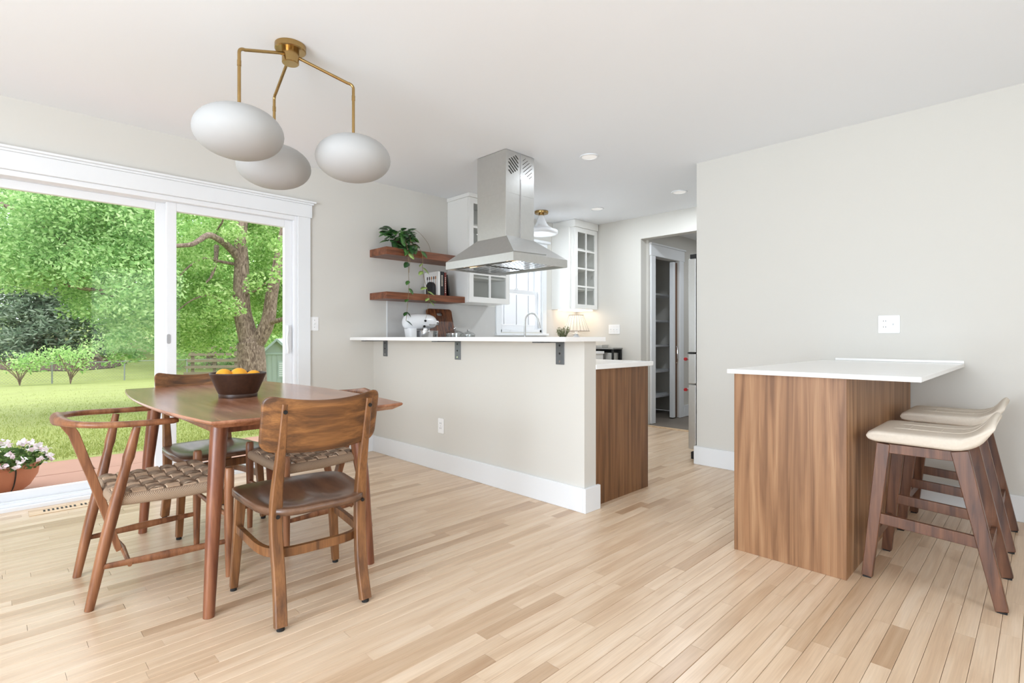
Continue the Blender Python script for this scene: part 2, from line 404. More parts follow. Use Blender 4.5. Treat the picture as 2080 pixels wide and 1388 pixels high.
mb = MB(); mb.box(HX-.72, HX-.7, 5.72, 7.0, 0, 2.4); mb.box(HX-.7, HX-.1, 5.72, 5.74, 0, 2.4); mb.box(HX-.7, HX-.1, 6.98, 7.0, 0, 2.4)
mb.build('wall_closet', M_wall, kind='structure')
BOX('baseboard_hall', (HX, HX+.018, CY1+.12, 8.1, 0, BH), M_white, bevel=.003, kind='structure')
BOX('baseboard_closet', (HX-.70, HX-.685, 5.74, 6.98, 0, .1), M_white, kind='structure')
cs = struct('trim_2', 'white painted casing around the pantry closet opening')
BOX('side_casing', (HX, HX+.02, CY0-.10, CY0, 0, CZ), M_white, cs, .002); BOX('side_casing', (HX, HX+.02, CY1, CY1+.10, 0, CZ), M_white, cs, .002)
BOX('head_casing', (HX, HX+.024, CY0-.115, CY1+.115, CZ, CZ+.135), M_white, cs, .002); BOX('cap', (HX, HX+.04, CY0-.13, CY1+.13, CZ+.135, CZ+.155), M_white, cs, .003)
BOX('jamb', (HX-.1, HX, CY0-.001, CY0+.02, 0, CZ), M_white, cs)
pd = struct('door_2', 'narrow closet door folded back showing its dark stained edge')
BOX('door_leaf', (HX-.07, HX-.02, CY1-.075, CY1-.005, .01, CZ-.02), M_doorw, pd, .002)
BOX('face_strip', (HX-.06, HX-.008, CY1-.135, CY1-.08, .01, CZ-.02), M_white, pd, .002)
pull = MB().tube([(HX-.015, CY1-.04, .72), (HX+.002, CY1-.04, .74), (HX+.002, CY1-.04, .92), (HX-.015, CY1-.04, .94)], .005, 8).build('pull', M_nickel, pd, smooth=True)
for z, nm in ((1.65, 'top'), (1.29, 'second'), (.95, 'third'), (.60, 'fourth'), (.26, 'lowest')):
    tag(BOX('closet_shelf', (HX-.70, HX-.30, 5.745, 6.975, z-.02, z+.005), M_white), '%s white shelf inside the dark pantry closet' % nm, 'shelf', 'pantry closet shelves')

# ------------------------------------------------------------------ sliding patio door and its casing
tr = struct('trim_3', 'wide white casing with crown cap around the sliding patio door')
BOX('side_casing', (XA, XA+.02, DY1, DY1+.108, 0, DZ), M_white, tr, .003); BOX('side_casing', (XA, XA+.02, DY0-.108, DY0, 0, DZ), M_white, tr, .003)
BOX('head_casing', (XA, XA+.026, DY0-.12, DY1+.12, DZ, DZ+.108), M_white, tr, .003)
BOX('cap', (XA, XA+.036, DY0-.13, DY1+.13, DZ+.108, DZ+.122), M_white, tr, .002); BOX('crown', (XA, XA+.055, DY0-.145, DY1+.145, DZ+.122, DZ+.137), M_white, tr, .003)
dr = struct('door_1', 'white framed sliding glass patio door')
mb = MB(); mb.box(xo, XA+.004, DY0, DY0+.025, 0, DZ); mb.box(xo, XA+.004, DY1-.025, DY1, 0, DZ); mb.box(xo, XA+.004, DY0+.025, DY1-.025, DZ-.035, DZ)
mb.build('frame', M_vinyl, dr, bevel=.003)
mb = MB(); mb.box(xo-.03, XA+.012, DY0, DY1, -.02, .022); mb.box(XA-.03, XA-.02, DY0, DY1, .022, .04); mb.box(XA-.10, XA-.085, DY0, DY1, .022, .04)
mb.build('sill', M_vinyl, dr, bevel=.002)
def sash(name, x0, x1, y0, y1, z0, z1, sw, tw, bw, parent):
    p = MB(); p.box(x0, x1, y0, y0+sw, z0, z1); p.box(x0, x1, y1-sw, y1, z0, z1); p.box(x0, x1, y0+sw, y1-sw, z1-tw, z1); p.box(x0, x1, y0+sw, y1-sw, z0, z0+bw)
    o = p.build(name, M_vinyl, parent, bevel=.003)
    xm = (x0+x1)/2
    BOX('pane', (xm-.003, xm+.003, y0+sw-.004, y1-sw+.004, z0+bw-.004, z1-tw+.004), M_glass, o)
    return o
fp = sash('fixed_panel', XA-.145, XA-.105, DY0+.025, .935, .03, DZ-.035, .085, .055, .06, dr)
sp = sash('sliding_panel', XA-.085, XA-.04, .905, DY1-.025, .04, DZ-.035, .062, .06, .07, dr)
MB().box(XA-.04, XA-.034, 1.755, 1.797, .92, 1.16).build('handle_plate', M_vinyl, sp, bevel=.002)
MB().tube(spline([(XA-.036, 1.772, 1.15), (XA-.012, 1.762, 1.12), (XA-.004, 1.752, 1.04), (XA-.012, 1.762, .96), (XA-.036, 1.772, .93)]), (lambda t: (.008, .012)), 10).build('handle', M_vinyl, sp, smooth=True)
MB().blob(rrect(.012, .035, .011), lambda u, v, k, r: (XA-.04+.003*k, .918+u, 1.045+v)).build('latch', pm('grey_latch', srgb(170, 170, 172), .4), sp)

# sink window
wn = struct('window_1', 'white double-hung window over the kitchen sink')
mb = MB(); mb.box(xo, XA, WY0, WY0+.03, WZ0, WZ1); mb.box(xo, XA, WY1-.03, WY1, WZ0, WZ1); mb.box(xo, XA, WY0, WY1, WZ1-.03, WZ1); mb.box(xo, XA, WY0, WY1, WZ0, WZ0+.03)
mb.build('frame', M_vinyl, wn, bevel=.002)
sash('lower_sash', XA-.085, XA-.045, WY0+.03, WY1-.03, WZ0+.03, 1.63, .045, .05, .06, wn)
sash('upper_sash', XA-.14, XA-.10, WY0+.03, WY1-.03, 1.58, WZ1-.03, .045, .05, .05, wn)
MB().box(XA-.045, XA-.03, 4.44, 4.50, 1.63, 1.645).build('sash_lock', M_vinyl, wn, bevel=.002)
t4 = struct('trim_4', 'white casing and crown around the sink window')
BOX('side_casing', (XA, XA+.02, WY0-.075, WY0, WZ0-.02, WZ1), M_white, t4, .002); BOX('side_casing', (XA, XA+.02, WY1, WY1+.075, WZ0-.02, WZ1), M_white, t4, .002)
BOX('head_casing', (XA, XA+.024, WY0-.085, WY1+.085, WZ1, WZ1+.1), M_white, t4, .002); BOX('crown', (XA, XA+.06, WY0-.11, WY1+.11, WZ1+.1, WZ1+.13), M_white, t4, .004)
BOX('stool', (XA, XA+.045, WY0-.09, WY1+.09, WZ0-.04, WZ0-.015), M_white, t4, .003)

# ------------------------------------------------------------------ kitchen : bar, island cabinet, counters
bar = tag(BOX('bar_counter', (XA+.002, -1.905, 2.305, YH+.155, 1.0305, 1.0585), M_quartz, bevel=.003), 'white quartz breakfast bar top on the half wall', 'counter')
def bracket(x, lab):
    t = thing('shelf_bracket', lab, 'bracket', (x, YH, 0), 0, 'steel brackets under the bar')
    o = MB().box(-.033, .033, -.0075, -.0005, .886, 1.030).build('upright', M_bracket, t, bevel=.002)
    for z in (.905, .955, 1.005):
        MB().lathe([(.007, 0), (.007, .0012), (.0001, .0012)], 14).build('screw_hole', M_black if z != .905 else M_nickel, o).matrix_local = Matrix.Translation((0, -.0078, z)) @ Matrix.Rotation(PI/2, 4, 'X')
    MB().box(-.033, .033, -.225, -.0005, 1.0225, 1.030).build('arm', M_bracket, t, bevel=.002)
bracket(-4.195, 'grey steel bar bracket nearest the patio door wall')
bracket(-3.158, 'grey steel bar bracket in the middle of the half wall')
bracket(-2.140, 'grey steel bar bracket nearest the free end of the half wall')
isl = thing('island_cabinet', 'island base cabinet behind the half wall with dark walnut end panel', 'cabinet', (0, 0, 0))
BOX('body', (XA+.62, -2.0, YH+.118, 3.30, .1, .855), M_cab, isl); BOX('toe_kick', (XA+.62, -2.02, YH+.118, 3.24, 0, .1), M_black, isl)
BOX('end_panel', (-2.0, -1.98, YH+.118, 3.315, 0, .857), M_walnut2, isl, .001)
for k in range(3): 
    dd = BOX('door', (-3.72+k*.57, -3.17+k*.57, 3.30, 3.318, .12, .845), M_cab, isl, .002)
    MB().tube([(-3.25+k*.57, 3.318, .74), (-3.25+k*.57, 3.345, .74), (-3.25+k*.57, 3.345, .6), (-3.25+k*.57, 3.318, .6)], .005, 8).build('handle', M_steel, dd, smooth=True)
tag(BOX('island_counter', (XA+.62, -1.948, YH+.1155, 3.335, .857, .888), M_quartz, bevel=.003), 'white quartz worktop on the island cabinet behind the bar', 'counter')
# wall run (along the window wall) and short back run
runw = thing('sink_base_cabinet', 'pale base cabinet under the sink window', 'cabinet')
BOX('body', (XA+.002, XA+.60, 2.665, 5.0, .1, .857), M_cab, runw); BOX('toe_kick', (XA+.002, XA+.54, 2.665, 5.0, 0, .1), M_black, runw)
for k in range(3):
    dd = BOX('door', (XA+.60, XA+.618, 3.36+k*.55, 3.89+k*.55, .12, .845), M_cab, runw, .002)
    MB().tube([(XA+.618, 3.42+k*.55, .74), (XA+.645, 3.42+k*.55, .74), (XA+.645, 3.42+k*.55, .6), (XA+.618, 3.42+k*.55, .6)], .005, 8).build('handle', M_steel, dd, smooth=True)
tag(MB().box(XA+.002, XA+.615, 2.665, 5.345, .857, .888).build('sink_counter', M_quartz, bevel=.003), 'white worktop running under the sink window', 'counter')
corner = thing('corner_base_cabinet', 'pale corner base cabinet against the kitchen back wall', 'cabinet')
BOX('body', (XA+.002, XA+.60, 5.002, 5.34, .1, .857), M_cab, corner); BOX('toe_kick', (XA+.002, XA+.54, 5.002, 5.34, 0, .1), M_black, corner)
ov = thing('metal_stand', 'low black metal stand with grey top at the kitchen back wall', 'stand', (-3.9, 5.36, 0))
BOX('top', (-.19, .222, 0, .205, .912, .928), M_steeld, ov, .002)
for sx in (-.175, .195):
    for sy in (.008, .178): BOX('leg', (sx, sx+.022, sy, sy+.02, 0, .912), M_black, ov, .001)
BOX('rear_panel', (-.153, .195, .185, .195, .3, .911), M_black, ov); dw = BOX('drawer', (-.15, .185, .02, .17, .62, .868), M_steel, ov, .003)
BOX('file_box', (-.19, .02, .05, .19, .9285, .962), M_steel, ov, .002)
BOX('handle', (-.03, .05, .008, .02, .74, .752), M_black, dw)
BOX('trim_5', (XA+.0005, XA+.008, 2.683, 2.690, .889, 1.405), M_white, kind='structure')
mb = MB()
mb.box(XA+.0005, XA+.006, 2.69, WY0-.076, .889, 1.405); mb.box(XA+.0005, XA+.006, WY1+.076, YB-.001, .889, 1.405); mb.box(XA+.0005, XA+.006, WY0-.076, WY1+.076, .889, WZ0-.042)
mb.build('wall_backsplash', M_splash, kind='structure')

# upper glass cabinets
def upper(y0, y1, z0, z1, lab, cols, rows, filler):
    c = thing('wall_cabinet', lab, 'cabinet', (XA, y0, z0), 0, 'glass front wall cabinets')
    w, h, d, t = y1-y0, z1-z0, .33, .018
    b = MB(); b.box(.002, d, 0, t, 0, h); b.box(.002, d, w-t, w, 0, h); b.box(.002, d, t, w-t, 0, t); b.box(.002, d, t, w-t, h-t, h); b.box(.002, .012, t, w-t, t, h-t)
    b.build('body', M_cab, c, bevel=.001)
    for k in range(1, 4): BOX('shelf', (.014, d-.03, t+.001, w-t-.001, h*k/4-.009, h*k/4+.009), M_cab, c)
    BOX('crown', (.002, d+.035, -.012, w+.0, h, CE-z0-.001), M_cab, c, .004)
    x0, x1 = d+.002, d+.022; fr = .055; mt = .02; g = .003
    p = MB(); p.box(x0, x1, g, g+fr, g, h-g); p.box(x0, x1, w-g-fr, w-g, g, h-g); p.box(x0, x1, g+fr, w-g-fr, g, g+fr); p.box(x0, x1, g+fr, w-g-fr, h-g-fr, h-g)
    a0, a1, b0, b1 = g+fr, w-g-fr, g+fr, h-g-fr
    for i in range(1, cols): yy = a0+(a1-a0)*i/cols; p.box(x0+.002, x1-.002, yy-mt/2, yy+mt/2, b0, b1)
    for j in range(1, rows): zz = b0+(b1-b0)*j/rows; p.box(x0+.003, x1-.003, a0, a1, zz-mt/2, zz+mt/2)
    dr_ = p.build('door', M_cab, c)
    for i in range(cols):
        for j in range(rows):
            BOX('pane', (x0+.008, x0+.011, a0+(a1-a0)*i/cols+mt/2-.006, a0+(a1-a0)*(i+1)/cols-mt/2+.006, b0+(b1-b0)*j/rows+mt/2-.006, b0+(b1-b0)*(j+1)/rows-mt/2+.006), M_cglass, dr_)
    if filler: BOX('filler', (.002, d-.05, -.03, -.001, 0, h), M_cab, c)
    return c
upper(3.412, 3.985, 1.41, 2.47, 'glass fronted wall cabinet beside the floating shelves', 2, 4, False)
upper(5.10, 5.565, 1.41, 2.42, 'glass fronted wall cabinet in the far corner above the lamp', 2, 4, True)

# floating shelves
for z0, z1, lab in ((1.800, 1.868, 'upper walnut floating shelf holding the trailing plant'), (1.404, 1.466, 'lower walnut floating shelf holding the cookbooks')):
    tag(BOX('floating_shelf', (XA+.001, XA+.29, 2.506, 3.408, z0, z1), M_shelf, bevel=.002), lab, 'shelf', 'walnut floating shelves')

# ------------------------------------------------------------------ range hood
hd = thing('range_hood', 'stainless island range hood hanging from the ceiling over the bar', 'range hood', (-3.085, 2.98, 0))
HA, HB, CA, CB = .395, .305, .167, .159
z0, z1, z2 = 1.614, 1.674, 1.838
b = MB()
b.loft([[(-HA,-HB,z0),(HA,-HB,z0),(HA,HB,z0),(-HA,HB,z0)], [(-HA,-HB,z1),(HA,-HB,z1),(HA,HB,z1),(-HA,HB,z1)], [(-CA,-CB,z2),(CA,-CB,z2),(CA,CB,z2),(-CA,CB,z2)]], caps=False)
i = 0.012
b.loft([[(-HA,-HB,z0),(HA,-HB,z0),(HA,HB,z0),(-HA,HB,z0)], [(-HA+i,-HB+i,z0),(HA-i,-HB+i,z0),(HA-i,HB-i,z0),(-HA+i,HB-i,z0)], [(-HA+i,-HB+i,z0+.03),(HA-i,-HB+i,z0+.03),(HA-i,HB-i,z0+.03),(-HA+i,HB-i,z0+.03)]], caps=False)
b.build('canopy', M_steel, hd)
mb = MB(); mb.box(-CA, CA, -CB, CB, z2, CE-.004); ch = mb.build('chimney', M_steel, hd, bevel=.0015)
BOX('upper_sleeve', (-CA+.004, CA+.0012, -CB-.0012, CB-.004, 2.18, CE-.004), M_steel, ch)
BOX('seam', (CA+.0012, CA+.004, -.004, .004, z2, CE-.006), M_nickel, ch)
for sgn in (-1, 1):
    for k in range(7):
        c0 = -.066+k*.022
        pts = []
        lo, hi = max(-.052, c0-.045), min(.052, c0+.045)
        if hi-lo < .015: continue
        y0_, y1_ = sgn*.078+sgn*lo, sgn*.078+sgn*hi
        za, zb = 2.405+(lo-c0)*.8+c0*-.6, 2.405+(hi-c0)*.8+c0*-.6
        MB().bar((CA+.0018, y0_, za), (CA+.0018, y1_, zb), .0014, .0095, up=(1, 0, 0)).build('vent_slot', M_dark, ch)
def on_face(y, q, o_): return (HA+(CA-HA)*q+o_*.58, y, z1+(z2-z1)*q+o_*.81)
pl = [(-HB+.0005, 0.0), (.075, 0.10), (.0, 1.0), (-CB+.0005, 1.0)]
MB().loft([[on_face(y_, q_, .0003) for y_, q_ in pl], [on_face(y_, q_, .007) for y_, q_ in pl]]).build('joint_plate', M_steel, hd)
hp = BOX('underside', (-HA+i, HA-i, -HB+i, HB-i, z0+.028, z0+.032), M_steel, hd)
for k, fx in enumerate((-.19, .19)):
    fl_ = BOX('filter', (fx-.175, fx+.175, -.20, .22, z0+.016, z0+.027), M_steeld, hd, .001)
    for j in range(9): BOX('baffle', (fx-.16, fx+.16, -.19+j*.045, -.165+j*.045, z0+.008, z0+.015), M_nickel, fl_, .001)
for fx in (-.25, .25):
    MB().lathe([(.0001, 0), (.028, 0), (.03, .006), (.03, .012)], 20, (fx, -.25, z0+.014)).build('lamp', pm('hood_lamp', srgb(255, 235, 205), .3, emit=srgb(255, 214, 160), estr=3.0), hd)

# ------------------------------------------------------------------ ceiling lights
for (lx, ly), lab in zip(((-2.576, 3.423), (-2.57, 4.894), (-3.556, 4.87)), ('recessed round ceiling light nearest the range hood', 'recessed round ceiling light in front of the doorway', 'recessed round ceiling light near the glass corner cabinet')):
    t = thing('recessed_light', lab, 'light', (lx, ly, CE), 0, 'recessed ceiling lights')
    MB().lathe([(.078, -.0005), (.076, -.008), (.062, -.007), (.060, -.002)], 32).build('trim_ring', M_white, t, smooth=True)
    MB().lathe([(.060, -.004), (.03, -.005), (.0001, -.005)], 32).build('lens', MATS.get('frosted_lens') or pm('frosted_lens', srgb(240, 240, 240), .4, emit=srgb(255, 246, 236), estr=.25), t, smooth=True)
    ld = bpy.data.lights.new('downlight', 'AREA'); ld.shape = 'DISK'; ld.size = .11; ld.energy = 1 if ly < 4 else (14 if lx > -3 else 5); ld.color = (.86, .93, 1.0); lo = bpy.data.objects.new('downlight', ld); COL.objects.link(lo); lo.parent = t; lo.location = (0, 0, -.012)
t = thing('flush_light', 'white bell shaded ceiling light with brass collar over the sink', 'light', (-4.085, 4.52, CE))
MB().lathe([(.0001, -.03), (.075, -.03), (.08, -.022), (.08, -.001), (.0001, -.001)], 32).build('collar', M_brass, t, smooth=True)
MB().lathe([(.03, -.03), (.03, -.055), (.0001, -.055)], 20).build('stem', M_brass, t, smooth=True)
MB().lathe([(.032, -.05), (.045, -.09), (.06, -.135), (.09, -.175), (.14, -.205), (.185, -.222), (.19, -.235), (.186, -.262), (.15, -.27), (.0001, -.262)], 40).build('shade', M_enamel, t, smooth='all')

ld = bpy.data.lights.new('flush_bulb', 'POINT'); ld.energy = 1.2; ld.color = (.86, .93, 1.0); ld.shadow_soft_size = .08; lo = bpy.data.objects.new('flush_bulb', ld); COL.objects.link(lo); lo.parent = t; lo.location = (0, 0, -.36)
# ------------------------------------------------------------------ chandelier
cc = Vector((-2.645, 1.065, 0))
t = thing('chandelier', 'brass chandelier with three bent arms and flattened white globes', 'chandelier', (cc.x, cc.y, CE))
MB().lathe([(.0001, -.03), (.068, -.03), (.073, -.026), (.073, -.001), (.0001, -.001)], 40).build('canopy', M_brass, t, smooth=True)
MB().lathe([(.0001, -.092), (.036, -.092), (.040, -.088), (.040, -.03)], 32).build('hub', M_brass, t, smooth=True)
for (px, py) in ((-2.565, .802), (-2.945, 1.098), (-2.525, 1.341)):
    d = Vector((px, py, 0))-cc; zz = -.14; zh = -.055; n = d.normalized()
    pth = [n*.036+Vector((0, 0, zh))]
    for k in range(7):
        a = PI/2*k/6; pth.append(d-n*.028*(1-math.sin(a))+Vector((0, 0, zz-.024*(1-math.cos(a)))))
    pth.append(Vector((d.x, d.y, -.43)))
    arm = MB().tube(pth, .0075, 12).build('arm', M_brass, t, smooth=True)
    MB().tube([(d.x, d.y, -.20), (d.x, d.y, -.225)], .0088, 12).build('coupling', M_brass, arm, smooth=True)
    R, Hh = .188, .113; zc = -.425-Hh+.01
    MB().lathe([(max(1e-4, R*math.sin(PI*k/20)**.93), Hh*math.cos(PI*k/20)*(1.02 if k < 10 else 1)) for k in range(21)], 48, (d.x, d.y, zc)).build('globe', M_opal, t, smooth='all')

# ------------------------------------------------------------------ peninsula
pn = thing('peninsula', 'walnut clad peninsula base standing against the right wall', 'cabinet', (0, 0, 0))
BOX('front_panel', (-1.092, -.606, 2.64, 2.66, 0, .876), M_walnut, pn, .001)
BOX('side_panel', (-.626, -.606, 2.661, YR-.019, 0, .876), M_walnut, pn, .001); BOX('side_panel', (-1.088, -1.068, 2.661, YR-.019, 0, .876), M_cab, pn, .001)
BOX('body', (-1.067, -.628, 2.662, YR-.02, .01, .87), M_cab, pn)
tag(BOX('peninsula_counter', (-1.118, -.344, 2.615, YR-.001, .8765, .898), M_quartz, bevel=.0025), 'white quartz worktop on the walnut peninsula', 'counter')
tag(BOX('counter_upstand', (-1.03, -.345, YR-.014, YR-.001, .8985, .914), M_quartz, bevel=.002), 'low white quartz upstand at the back of the peninsula top', 'upstand')

# ------------------------------------------------------------------ switches and outlets
def plate(name, label, loc, rotz, gangs):
    t = thing(name, label, 'switch' if 's' in gangs else 'outlet', loc, rotz)   # local: faces -y
    w = .072+.046*(len(gangs)-1); h = .117
    MB().blob(rrect(w/2, h/2, .006, 3), lambda u, v, k, r: (u, -.0035-.0025*k if r > .95 else -.0035-.0035*k, v), rings=(1.0, .94, .5)).build('plate', M_plate, t)
    for i, g in enumerate(gangs):
        cx = (i-(len(gangs)-1)/2)*.046
        if g == 's':
            BOX('toggle_slot', (cx-.005, cx+.005, -.0082, -.0065, -.012, .012), M_white, t)
            MB().bar((cx, -.007, -.002), (cx, -.018, .006), .008, .010).build('toggle', M_plate, t, bevel=.001)
        else:
            for s_ in (-1, 1):
                rc = MB().blob(rrect(.016, .0135, .009, 4), lambda u, v, k, r: (cx+u, -.0075-.0015*k, s_*.0195+v), rings=(1, .5)).build('receptacle', M_plate, t)
                for dx in (-.0063, .0063): BOX('slot', (cx+dx-.0012, cx+dx+.0012, -.0098, -.0088, s_*.0195-.002, s_*.0195+.007), M_dark, rc)
        for s_ in ((-.03, .03) if g == 's' else (0,)):
            MB().lathe([(.0001, 0), (.003, 0), (.003, .002)], 10).build('screw', M_nickel, t).matrix_local = Matrix.Translation((cx, -.0083, s_)) @ Matrix.Rotation(-PI/2, 4, 'X')
    return t
plate('light_switch', 'single white toggle switch plate beside the patio door', (XA, 1.977, 1.173), PI/2, 's')
plate('wall_outlet', 'white duplex outlet low on the half wall', (-3.368, YH, .355), 0, 'o')
plate('switch_and_outlet', 'white double plate with outlet and switch above the peninsula', (-.722, YR, 1.142), 0, 'os')
plate('triple_switch', 'triple white toggle switch plate by the hall doorway', (-3.81, YB, 1.158), 0, 'sss')

# ------------------------------------------------------------------ floor register
t = thing('floor_register', 'flush wooden floor vent below the patio door', 'vent', (-4.27, .40, 0))
BOX('frame', (-.065, .065, -.235, .235, .0002, .004), M_vent, t, .001)
for k in range(16):
    yy = -.165+k*.0205+(.012 if k > 7 else 0)
    BOX('slot', (-.022, .022, yy-.005, yy+.005, .0042, .0048), M_dark, t)

# ------------------------------------------------------------------ dining table
TX, TY, TZ = -2.825, .925, .765
t = thing('dining_table', 'walnut dining table with bowed edges and splayed round legs', 'table', (TX, TY, 0))
LX, LY, BW = .81, .385, .065
N_ = 24; out = []
for k in range(N_+1): s_ = -1+2*k/N_; out.append((LX*s_, -(LY+BW*(1-s_*s_))))
for k in range(1, 8): s_ = -1+2*k/8; out.append((LX+.02*(1-s_*s_), LY*s_))
for k in range(N_+1): s_ = 1-2*k/N_; out.append((LX*s_, LY+BW*(1-s_*s_)))
for k in range(1, 8): s_ = 1-2*k/8; out.append((-LX-.02*(1-s_*s_), LY*s_))
def ins(d):
    return [(u*(LX-d)/LX, v*(LY+.03-d)/(LY+.03)) for u, v in out]
b = MB(); b.loft([[(u, v, TZ-.030) for u, v in ins(.035)], [(u, v, TZ-.012) for u, v in ins(.004)], [(u, v, TZ-.006) for u, v in ins(0)], [(u, v, TZ) for u, v in ins(.003)]])
b.build('tabletop', M_table, t)
for sx in (-1, 1):
    for sy in (-1, 1):
        MB().tube([(sx*.555, sy*.285, TZ-.028), (sx*.585, sy*.315, .4), (sx*.606, sy*.338, 0)], lambda q: .033-.013*q, 14).build('leg', M_tleg, t, smooth=True)
for sy in (-1, 1): BOX('apron', (-.50, .50, sy*.285-.011, sy*.285+.011, TZ-.088, TZ-.030), M_tleg, t, .002)
for sx in (-1, 1): BOX('apron', (sx*.53-.011, sx*.53+.011, -.27, .27, TZ-.088, TZ-.030), M_tleg, t, .002)

# bowl and fruit
bx, by = -2.79, .868
t = thing('fruit_bowl', 'dark turned wooden bowl on the dining table', 'bowl', (bx, by, TZ)); t.scale = (.92, .92, .95)
MB().lathe([(.0001, .012), (.075, .012), (.085, .02), (.128, .118), (.131, .125), (.135, .125), (.137, .120), (.096, .022), (.092, .018), (.094, .010), (.092, .001), (.0001, .001)], 48).build('shell', M_bowl, t, smooth=True)
for k, (ox, oy, oz, rr, lab) in enumerate(((-.035, -.06, .108, .037, 'leftmost orange showing above the bowl rim'), (-.028, .012, .106, .041, 'middle orange showing above the bowl rim'), (.0, .078, .098, .036, 'rightmost orange showing above the bowl rim'), (.045, -.03, .07, .037, 'orange lower down in the near side of the bowl'), (-.01, -.005, .05, .037, 'orange at the bottom of the bowl'))):
    o = thing('orange', lab, 'fruit', (bx+ox*.92, by+oy*.92, TZ+oz*.95), 0, 'oranges in the bowl')
    MB().lathe([(max(1e-4, rr*math.sin(PI*j/14)), rr*.95*math.cos(PI*j/14)) for j in range(15)], 24).build('peel', M_orange, o, smooth='all')
    MB().lathe([(.0001, rr*.95+.001), (.003, rr*.95), (.003, rr*.93)], 8).build('stem_end', pm('stem_green', srgb(96, 100, 50), .8) if 'stem_green' not in MATS else MATS['stem_green'], o)

# ------------------------------------------------------------------ slat-back wood chairs
def wood_chair(label, loc, rotz):
    t = thing('dining_chair', label, 'chair', loc, rotz, 'curved-back wooden chairs')     # faces local +y
    SZ = .437
    # saddle seat
    outl = []
    for k in range(48):
        a = 2*PI*k/48; c, s_ = math.cos(a), math.sin(a)
        e = .38; u = math.copysign(abs(c)**e, c); v = math.copysign(abs(s_)**e, s_)
        outl.append((u*(.222+.016*v if v > 0 else .222-.05*abs(v)**2), v*.255))
    def sm(u, v, k, r):
        edge = 1-.35*max(0, r-.85)/.15
        dish = .022*math.exp(-((abs(u)-.085)**2/.006+(v+.06)**2/.018))+.016*math.exp(-(u*u+(v+.08)**2)/.02)
        roll = -.012*max(0, v-.12)/.13
        return (u, v+.03, (SZ-dish+roll-.006*(max(0, r-.9)/.1)) if k > 0 else SZ-.04+.012*(1-r) - (0 if r < .95 else -.006))
    MB().blob(outl, sm, rings=(1.0, .97, .92, .82, .7, .58, .46, .34, .22, .1)).build('seat', M_cseat, t, smooth='all')
    # rear posts
    for sx in (-1, 1):
        pth = spline([(sx*.162, -.222, .012), (sx*.158, -.19, .16), (sx*.163, -.168, .34), (sx*.163, -.176, .47), (sx*.160, -.212, .62), (sx*.158, -.262, .82)], 6)
        def sec(i, q): 
            w = (.021 if q < .55 else .021-.009*(q-.55)/.45); d = .017 - .007*max(0, q-.6)/.4
            return [(-w, -d+.004), (-w+.004, -d), (w-.004, -d), (w, -d+.004), (w, d-.004), (w-.004, d), (-w+.004, d), (-w, d-.004)]
        lg = MB().sweep(pth, sec, up=(0, 1, 0)).build('leg', M_chair, t, smooth=True)
        for yy, zz, mt in ((-.2645, .79, M_black), (-.2275, .66, M_cback), (-.1895, .40, M_black)):
            h = MB().lathe([(.0001, 0), (.0075, 0), (.0075, .004)], 12).build('bolt', mt, lg); h.matrix_local = Matrix.Translation((sx*.160 if zz > .5 else sx*.163, yy-.008, zz)) @ Matrix.Rotation(-PI/2+.2, 4, 'X')
        MB().lathe([(.014, 0), (.014, .012), (.0001, .012)], 14, (sx*.162, -.222, 0)).build('glide', M_rubber, lg)
        f = MB().bar((sx*.217, .22, .012), (sx*.192, .205, SZ-.03), .030, .028, .040, .036, up=(0, 1, 0)).build('leg', M_chair, t, bevel=.004)
        MB().lathe([(.013, 0), (.013, .012), (.0001, .012)], 14, (sx*.217, .22, 0)).build('glide', M_rubber, f)
    BOX('front_rail', (-.185, .185, .20, .218, .335, .378), M_chair, t, .003)
    # bent hoop stretcher
    hp_ = [(-.205, .20, .262)]+bez((-.198, .02, .258), (-.195, -.13, .254), (-.16, -.162, .252), (-.06, -.164, .252), 8)+bez((.06, -.164, .252), (.16, -.162, .252), (.195, -.13, .254), (.198, .02, .258), 8)+[(.205, .20, .262)]
    MB().sweep(hp_, lambda i, q: [(-.010, -.017), (.010, -.017), (.010, .017), (-.010, .017)]).build('stretcher', M_chair, t, bevel=.002)
    # curved back board (sits in front of the posts)
    bo = densify(rrect(.220, .098, .036, 6), .03)
    def bm_(u, v, k, r):
        zz = .748+v-.02*(1-(u/.228)**2)+.012*max(0, v)/.1*((u/.228)**2)
        y = -.215-.26*v-.045*(1-(u/.228)**2)
        return (u-.010, y+k*(.009 if r < .97 else .005), zz)
    MB().blob(bo, bm_, rings=(1.0, .97, .85, .7, .5, .3)).build('backrest', M_cback, t, smooth='all')
    return t
def heading(fx, fy): return math.atan2(-fx, fy)      # local +y -> (fx, fy)
wood_chair('curved-back wooden chair at the near end of the table, its back to the room', (-2.147, .923, 0), heading(-.997, .075))
wood_chair('curved-back wooden chair at the far end of the table by the glass door', (-3.42, .905, 0), heading(.997, .065))

